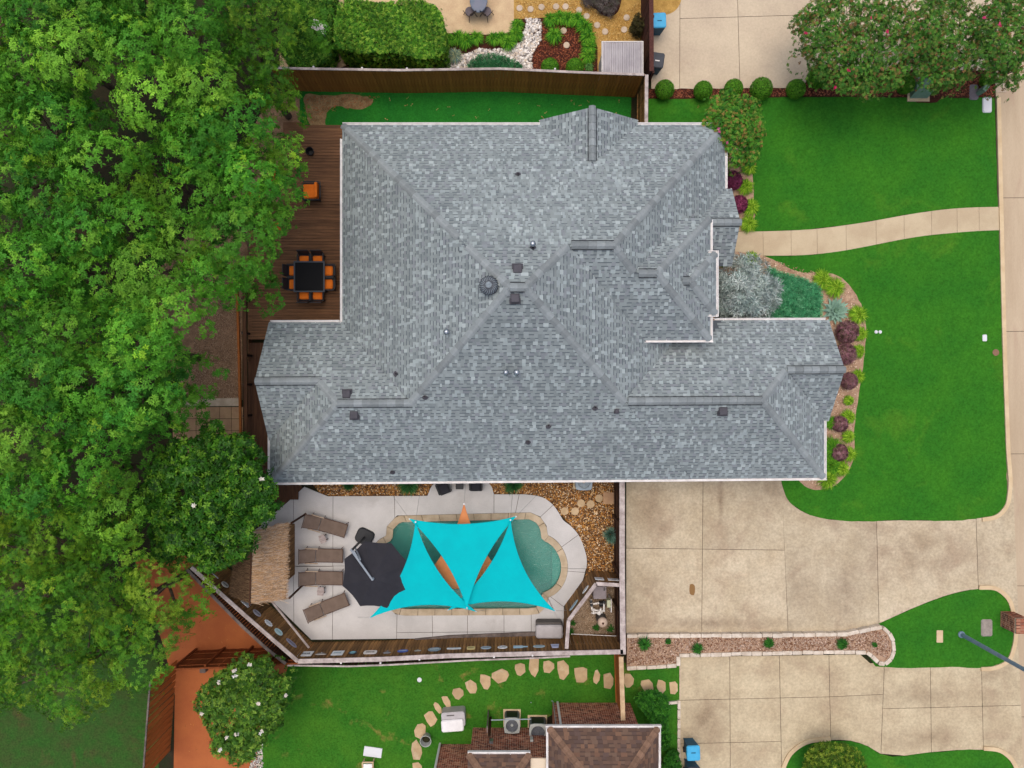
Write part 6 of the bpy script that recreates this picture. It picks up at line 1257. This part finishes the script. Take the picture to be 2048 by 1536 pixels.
def ball(name, label, u, v, r, hz, pal, group=None, n=2600, ls=.035, nl=3, ratio=.6, zc=None, cat='shrub', mt='leaf', rough=.06, core=True, z0=.05):
    zc = hz * .5 if zc is None else zc; p = P(u, v, zc + hz * .15); t = thing(name, label, cat, (p.x, p.y, z0), group); dr = sphere_dirs(n, -.5); q = np.array([p.x, p.y, z0 + zc]) + dr * np.array([r, r, hz * .5]) * (1 - rough * 2 + 2.4 * rough * RNG.random((n, 1)))
    pack('foliage', [leaves(q, dr + RNG.normal(0, .35, dr.shape), np.full(n, ls), palette(pal, n), nl, ratio)], mt, t)
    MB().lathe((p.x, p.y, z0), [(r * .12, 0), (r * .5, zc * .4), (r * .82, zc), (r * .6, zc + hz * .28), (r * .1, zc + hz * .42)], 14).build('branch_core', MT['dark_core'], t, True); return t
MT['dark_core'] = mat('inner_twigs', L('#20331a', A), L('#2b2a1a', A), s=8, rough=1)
BOX = ['#4a8a1f', '#599b24', '#69aa2a', '#3e7a1d', '#78b234']
for u, v, r, lb in ((1330, 178, .44, 'round clipped shrub beside the fence end'), (1407, 180, .43, 'round clipped shrub second from the fence end'), (1468, 176, .43, 'round clipped shrub behind the house-corner crape myrtle'), (1524, 176, .51, 'largest round clipped shrub in the mulch strip'), (1593, 177, .44, 'round clipped shrub fifth from the fence end'),
                    (1636, 154, .48, 'round clipped shrub set back under the broad crape myrtle'), (1812, 168, .42, 'round clipped shrub beside the green transformer'), (1974, 160, .30, 'small round shrub under the crape myrtle at the kerb'), (1100, 134, .42, 'round shrub behind the north fence, first from the river rocks'), (1150, 134, .42, 'round shrub behind the north fence next to the shed')):
    ball('round_shrub', lb, u, v, r, r * 1.9, BOX, 'round clipped shrubs', 3200 if r > .35 else 1500)
LIME = ['#78a826', '#8fbc30', '#689a20', '#a6cc40', '#548819']
for k, (u, v, r, lb) in enumerate(((1644, 560, .44, 'lime grass tuft at the top of the curved bed'), (1669, 575, .46, 'round lime grass tuft above the agave'), (1715, 630, .42, 'lime grass tuft right of the agave'), (1720, 668, .32, 'lime tuft behind the first purple shrub of the curved bed'), (1716, 703, .30, 'lime tuft right of the second purple shrub'), (1715, 752, .30, 'lime tuft right of the gable point'),
        (1697, 801, .22, 'smallest lime tuft alone in the bark'), (1696, 834, .32, 'lime tuft above the fourth purple shrub'), (1696, 873, .28, 'lime tuft between the two lowest purple shrubs'), (1697, 908, .33, 'lime tuft right of the lowest purple shrub'), (1683, 937, .34, 'yellow-green tuft near the bottom of the curved bed'), (1664, 898, .52, 'green grass clump against the garage wall'), (1662, 930, .54, 'long green grass clump at the garage corner'), (1654, 957, .48, 'lime grass clump at the lowest tip of the bed'), (1662, 846, .30, 'green grass clump behind the gutter notch'),
        (1497, 335, .34, 'lime tuft below the house-corner crape myrtle'), (1491, 374, .36, 'lime tuft between the two upper purple shrubs'), (1500, 415, .38, 'lime tuft third down in the narrow bed'), (1497, 448, .38, 'lime tuft touching the front walk'), (1449, 520, .3, 'green tuft where walk meets house'), (1503, 517, .3, 'green tuft below the front walk beside the silver shrub'))):
    tuft('grass_tuft', lb, u, v, r * 1.15, .42, 520, LIME if k not in (11, 12, 14) else ['#3f7d1e', '#54931f', '#6aa328'], 'lime grass tufts in the front beds')
PUR = ['#a06a76', '#b07e88', '#8a5a66', '#be929a', '#755058', '#ac8680', '#7d6c58']
for u, v, r, lb in ((1696, 664, .56, 'purple-leaved round shrub nearest the agave'), (1692, 708, .52, 'purple-leaved shrub half under the garage gable, second from the agave'), (1699, 762, .40, 'purple-leaved shrub at the gable point'), (1680, 848, .38, 'dark purple shrub beside the gutter notch'), (1680, 905, .40, 'lowest dark purple shrub in the curved bed')): ball('purple_shrub', lb, u, v, r * .9, r * 1.3, PUR, 'purple shrubs in the curved bed', 1500, .085, 5, .28, rough=.24)
for u, v, r, lb in ((1466, 360, .44, 'magenta-purple shrub below the corner crape myrtle'), (1478, 408, .40, 'magenta-purple shrub beside the small gable')): ball('purple_shrub', lb, u, v, r, r * 1.5, ['#8c3c5e', '#a54a72', '#72304e', '#b45880'], 'purple shrubs in the narrow bed', 1700, .06, 4, .4, rough=.12)
# agave
c = P(1672, 621, .2); t = thing('agave', 'pale blue-green agave rosette in the curved bed', 'agave', (c.x, c.y, .06)); MT['agave'] = mat('agave_leaf', L('#8fb29c', A), L('#7da08c', A), s=5, rnd=.08, rough=.6)
for ring, (nr, ln, el) in enumerate(((12, .70, .15), (11, .62, .42), (9, .46, .8), (6, .30, 1.15))):
    for k in range(nr):
        a = 6.283 * (k + .5 * (ring % 2)) / nr + random.uniform(-.08, .08); d = Vector((math.cos(a) * math.cos(el), math.sin(a) * math.cos(el), math.sin(el))); s = Vector((-math.sin(a), math.cos(a), 0)); n_ = s.cross(d) * -1; o_ = Vector((c.x, c.y, .08)); w = ln * .17
        MB().add([o_ - s * w * .6, o_ + s * w * .6, o_ + d * ln * .5 + s * w, o_ + d * ln * .5 - n_ * .03, o_ + d * ln * .5 - s * w, o_ + d * ln, o_], [[6, 1, 2, 3], [0, 6, 3, 4], [3, 2, 5], [4, 3, 5]]).build('leaf', MT['agave'], t)
# silver cypress and juniper mat
SIL = ['#cddcd8', '#b8ccc6', '#dfe9e6', '#a6beb6', '#c2d3cd', '#d4e0dc']
ol = [(1432, 560), (1445, 535), (1470, 520), (1505, 515), (1530, 530), (1550, 560), (1555, 590), (1545, 620), (1535, 640), (1510, 664), (1475, 660), (1438, 655), (1428, 600)]; bs = P(1480, 590, .5); t = thing('silver_cypress', 'silvery blue-grey weeping cypress between walk and garage wing', 'shrub', (bs.x, bs.y, .06)); parts = []; g = scatter(ol, 120)
for c in g:
    d = math.hypot(c[0] - 1490, c[1] - 585) / 75; z = 3.5 - 1.9 * d * d - random.uniform(0, .9); p = P(c[0], c[1], z); n = 26; dr = sphere_dirs(n, -.5); q = np.array(p) + dr * .30 * RNG.uniform(.3, 1.15, (n, 1)); out = np.array([c[0] - 1480, 590 - c[1], 0]) / 80; parts.append(leaves(q, dr + out + np.array([0, 0, .5]), np.full(n, .24), palette(SIL, n) * random.uniform(.75, 1.2), 6, .13, (.0, 1.0), 0))
pack('foliage', parts, 'needle', t); limbs(t, bs, [tuple(P(c[0], c[1], 2.0)) for c in g[::5]], .9, .07)
ol = [(1535, 535), (1565, 545), (1600, 556), (1630, 568), (1643, 585), (1641, 645), (1530, 645), (1545, 600)]; c = P(1590, 600); t = thing('juniper_mat', 'feathery green juniper mat between silver cypress and agave', 'shrub', (c.x, c.y, .06)); n = 2600; q = scatter(XY(ol, .35), n); q = np.column_stack([q, RNG.uniform(.15, .48, n)]); dr = RNG.normal(0, .5, (n, 3)) + np.array([.35, .1, .9])
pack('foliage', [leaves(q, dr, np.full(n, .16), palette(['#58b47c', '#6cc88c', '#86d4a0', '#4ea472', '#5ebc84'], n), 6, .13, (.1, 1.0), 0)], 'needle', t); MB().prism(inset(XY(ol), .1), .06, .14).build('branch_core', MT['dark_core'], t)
# plants by the pool
YUC = ['#3f7d45', '#4f8f50', '#356e3c', '#5f9a58']
for u, v, r, lb, pal in ((698, 968, .30, 'small green yucca near the deck corner under the eave', YUC), (817, 970, .52, 'spiky green yucca left of the black patio chairs', YUC), (1026, 968, .48, 'spiky green yucca right of the black patio chairs', YUC), (1222, 1070, .44, 'blue-green grass ball beside the driveway fence', ['#6f9d85', '#86b09a', '#5c8a74', '#9dbfae'])): tuft('yucca', lb, u, v, r, .5, 420, pal, 'spiky plants in the pebbles', 'yucca', .012, .03, .2, stiff=True)
for u, v, r, lb in ((1287, 1284, .36, 'strappy weed at the fence end of the planter'), (1393, 1294, .30, 'dark green plant spilling over the planter blocks'), (1534, 1283, .28, 'green plant midway along the planter'), (1681, 1285, .30, 'dark green plant near the rounded planter end'), (1745, 1286, .14, 'tiny seedling in the rounded planter end'), (1335, 1280, .15, 'small weed patch second in the planter')): tuft('planter_plant', lb, u, v, r, .35, 160, ['#2f6a26', '#3f7f2c', '#27581f'], 'plants in the stone planter', 'plant', .02, .24)
for u, v, r, lb in ((1146, 1246, .16, 'inside the fence bend'), (1141, 1262, .2, 'behind the storage box'), (1192, 1254, .2, 'left of the filter tank'), (1221, 1258, .22, 'right of the filter tank'), (1155, 1281, .14, 'at the near end of the brush pole'), (1188, 1281, .14, 'midway under the brush pole')): tuft('weed', 'low green weed in the pump corner gravel ' + lb, u, v, r, .2, 60, ['#2f5f26', '#3f7a30'], 'weeds in the pump corner', 'plant', .02, .02)
# upper garden: hedge, laurel, grass border
def boxhedge(name, label, px, h, pal, n, ls=.07, cat='hedge', sink=.12, r=.25):
    poly = XY(px, h); a = np.array(poly); c = a.mean(0); t = thing(name, label, cat, (c[0], c[1], 0)); nt_ = int(n * .62); top = scatter(poly, nt_); P3 = [np.column_stack([top, h + RNG.normal(0, .035, nt_) + .06 * np.sin(top[:, 0] * 2.3) * np.cos(top[:, 1] * 2.9)])]; NN = [np.tile([0, 0, 1.0], (nt_, 1)) + RNG.normal(0, .45, (nt_, 3))]
    poly = ccw(poly); ns = n - nt_; per_ = [(Vector(poly[i]) - Vector(poly[i - 1])).length for i in range(len(poly))]; tot = sum(per_)
    for i in range(len(poly)):
        k = int(ns * per_[i] / tot); s = RNG.random((k, 1)); A_, B_ = np.array(poly[i - 1]), np.array(poly[i]); d = (B_ - A_) / max(per_[i], 1e-6); nn = np.array([d[1], -d[0], .25]); q = A_ + (B_ - A_) * s; P3.append(np.column_stack([q, RNG.uniform(.15, h, k)]) + np.append(nn[:2], 0) * RNG.normal(-.02, .05, (k, 1))); NN.append(np.tile(nn, (k, 1)) + RNG.normal(0, .45, (k, 3)))
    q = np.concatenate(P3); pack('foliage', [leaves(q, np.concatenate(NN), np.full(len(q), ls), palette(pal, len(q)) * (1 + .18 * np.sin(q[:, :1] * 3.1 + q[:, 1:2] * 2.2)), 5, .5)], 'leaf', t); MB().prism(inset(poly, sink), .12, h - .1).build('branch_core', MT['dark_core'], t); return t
boxhedge('clipped_hedge', 'big square-clipped green hedge behind the north fence', smooth([(676, 12), (690, 2), (760, 6), (870, 12), (882, 30), (889, 75), (888, 104), (878, 112), (780, 104), (690, 100), (672, 90), (671, 45)], 3), 2.1, ['#477f20', '#5a9628', '#79ab34', '#376a1e', '#95bc42', '#629c2c'], 9500, .085)
boxhedge('laurel_shrub', 'loose dark green laurel left of the square hedge', smooth([(560, -40), (655, -40), (662, 30), (660, 80), (652, 118), (630, 130), (590, 130), (560, 100)], 3), 1.6, ['#3b7420', '#4f8b28', '#629a30', '#2d5c1c', '#7aa83a'], 6500, .12)
k = 0
for u, v, r, lb in ((898, 80, .36, 'first, next to the square hedge'), (917, 76, .40, 'second from the hedge'), (932, 82, .46, 'third from the hedge'), (953, 76, .38, 'fourth from the hedge'), (986, 78, .36, 'left of the patio corner gap'), (1003, 76, .36, 'second right of the gap'), (1017, 86, .42, 'third right of the gap'), (1032, 70, .42, 'at the patio corner'), (1035, 52, .36, 'right side of the patio corner'),
                    (1100, 40, .38, 'start of the hooked row'), (1118, 36, .38, 'second in the hooked row'), (1136, 38, .40, 'third in the hooked row'), (1155, 40, .42, 'fourth in the hooked row'), (1170, 56, .44, 'bend of the hooked row'), (1176, 76, .42, 'sixth in the hooked row'), (1178, 96, .42, 'seventh in the hooked row'), (1176, 113, .42, 'end of the hooked row near the shed'), (1108, 72, .46, 'alone amid the red bark')):
    tuft('border_grass', 'green border grass clump, ' + lb, u, v, r, .45, 330, ['#3a7c1e', '#4d9424', '#68aa28', '#306a1a', '#7db432'], 'border grass round the patio')
tuft('border_grass', 'pale striped grass clump beside the white rocks', 910, 112, .40, .45, 300, ['#a9b78a', '#c5c79c', '#7f9a82', '#6f8f86'], 'border grass round the patio'); tuft('border_grass', 'small yucca clump at the shed corner behind the fence', 1178, 135, .25, .35, 150, ['#4a7a3c', '#6a9a50'], 'border grass round the patio')
ol = smooth([(935, 128), (960, 112), (985, 108), (1010, 114), (1030, 122), (1045, 136), (1040, 146), (940, 146)], 3); c = P(990, 130); t = thing('rosemary_shrub', 'low green spreading shrub against the north fence', 'shrub', (c.x, c.y, .02)); n = 1500; q = np.column_stack([scatter(XY(ol, .4), n), RNG.uniform(.15, .6, n)]); pack('foliage', [leaves(q, RNG.normal(0, .5, (n, 3)) + np.array([0, 0, 1]), np.full(n, .09), palette(['#2f6b40', '#3d8050', '#4f8f5c'], n), 6, .25)], 'needle', t)
ol = smooth([(1165, -40), (1168, 5), (1195, 15), (1222, 30), (1236, 10), (1242, -40)], 3); c = P(1205, 0); t = thing('grey_shrub', 'grey-purple twiggy shrub at the top edge', 'shrub', (c.x, c.y, .03)); n = 900; q = np.column_stack([scatter(XY(ol, .5), n), RNG.uniform(.1, .7, n)]); pack('foliage', [leaves(q, RNG.normal(0, .5, (n, 3)) + np.array([0, 0, 1]), np.full(n, .13), palette(['#6b625f', '#57504e', '#7f7672', '#5f6050'], n), 6, .14)], 'needle', t)
ol = smooth([(1262, 48), (1275, 28), (1284, 40), (1284, 66), (1270, 62)], 3); c = P(1275, 48); t = thing('creeper_shrub', 'dark small-leaved creeper on the fence by the shed', 'shrub', (c.x, c.y, .03)); n = 420; q = np.column_stack([scatter(XY(ol, .7), n), RNG.uniform(.1, 1.0, n)]); pack('foliage', [leaves(q, RNG.normal(0, .5, (n, 3)) + np.array([0, 0, 1]), np.full(n, .08), palette(['#3f3a26', '#4c4a2c', '#57502f'], n), 5, .4)], 'needle', t)
# bushes by the brick house and the lower kerb
def bush(label, px, h, pal, n, ls, ratio=.35, nl=6, name='bush', zmin=.2):
    ol = smooth(px, 3, True); a = np.array(ol); ct = a.mean(0); c = P(ct[0], ct[1], h * .5); t = thing(name, label, 'bush', (c.x, c.y, .03)); g = scatter(ol, n); rad = np.linalg.norm(a - ct, axis=1).max(); d = np.linalg.norm(g - ct, axis=1) / rad; z = h * (1 - .55 * d * d) - RNG.random(n) ** 2 * h * .5; z = np.maximum(z, zmin)
    q = np.array([P(x[0], x[1], zz) for x, zz in zip(g, z)]); pack('foliage', [leaves(q, np.column_stack([(g - ct) / rad * np.array([1, -1]), np.full(n, .9)]) + RNG.normal(0, .4, (n, 3)), np.full(n, ls), palette(pal, n) * RNG.uniform(.85, 1.15, (n, 1)), nl, ratio)], 'leaf', t); b = MB()
    for x in g[:14]: b.tube([(c.x + random.uniform(-.2, .2), c.y + random.uniform(-.2, .2), .03), P(x[0], x[1], h * .6)], [.025, .008], 5)
    b.build('stems', MT['bark'], t); return t
bush('leafy green bush at the brick house corner', [(1270, 1395), (1295, 1382), (1325, 1388), (1338, 1410), (1335, 1450), (1340, 1490), (1330, 1500), (1312, 1480), (1300, 1440), (1285, 1420)], 1.5, ['#2c6a1c', '#3c7f22', '#4c8f2a', '#245a1a'], 1700, .11); bush('small green bush at the bottom edge right of the brown roof', [(1335, 1505), (1350, 1500), (1362, 1530), (1360, 1570), (1340, 1570)], .9, ['#2c6a1c', '#3c7f22', '#245a1a'], 500, .1)
bush('round yellow-green bush inside the curved lower kerb', [(1610, 1510), (1630, 1488), (1665, 1484), (1700, 1490), (1725, 1510), (1735, 1540), (1720, 1580), (1650, 1590), (1612, 1560)], 1.9, ['#5c7d22', '#7d9a2e', '#48691c', '#96ab3a', '#3b5a18'], 1500, .10)
# leaf litter on the side lawn and terrace
def litter(px, n, pal, size, z, label):
    q = np.column_stack([scatter(XY(px), n), np.full(n, z)]); dr = np.tile([0, 0, 1.0], (n, 1)) + RNG.normal(0, .25, (n, 3)); tag(pack('fallen_leaves', [leaves(q, dr, np.full(n, size), palette(pal, n), 2, .5)], 'petal'), label, 'leaves', kind='stuff')
litter([(610, 192), (760, 192), (740, 215), (660, 225), (620, 250), (606, 245)], 260, ['#8a5a35', '#a8764a', '#6b4a30', '#b5562a'], .06, .05, 'brown fallen leaves in the side lawn corner'); litter([(760, 195), (1240, 195), (1240, 240), (760, 240)], 26, ['#b08a55', '#c79a6a'], .09, .05, 'few tan leaves on the side lawn'); litter([(380, 1140), (590, 1300), (520, 1490), (370, 1530), (360, 1300)], 60, ['#c98a3a', '#5d4a2a', '#d8a860'], .05, .03, 'scattered leaves on the terracotta court'); litter([(500, 470), (680, 470), (680, 640), (500, 640)], 14, ['#a8764a', '#8a8a4a'], .06, .515, 'few leaves on the wooden deck')
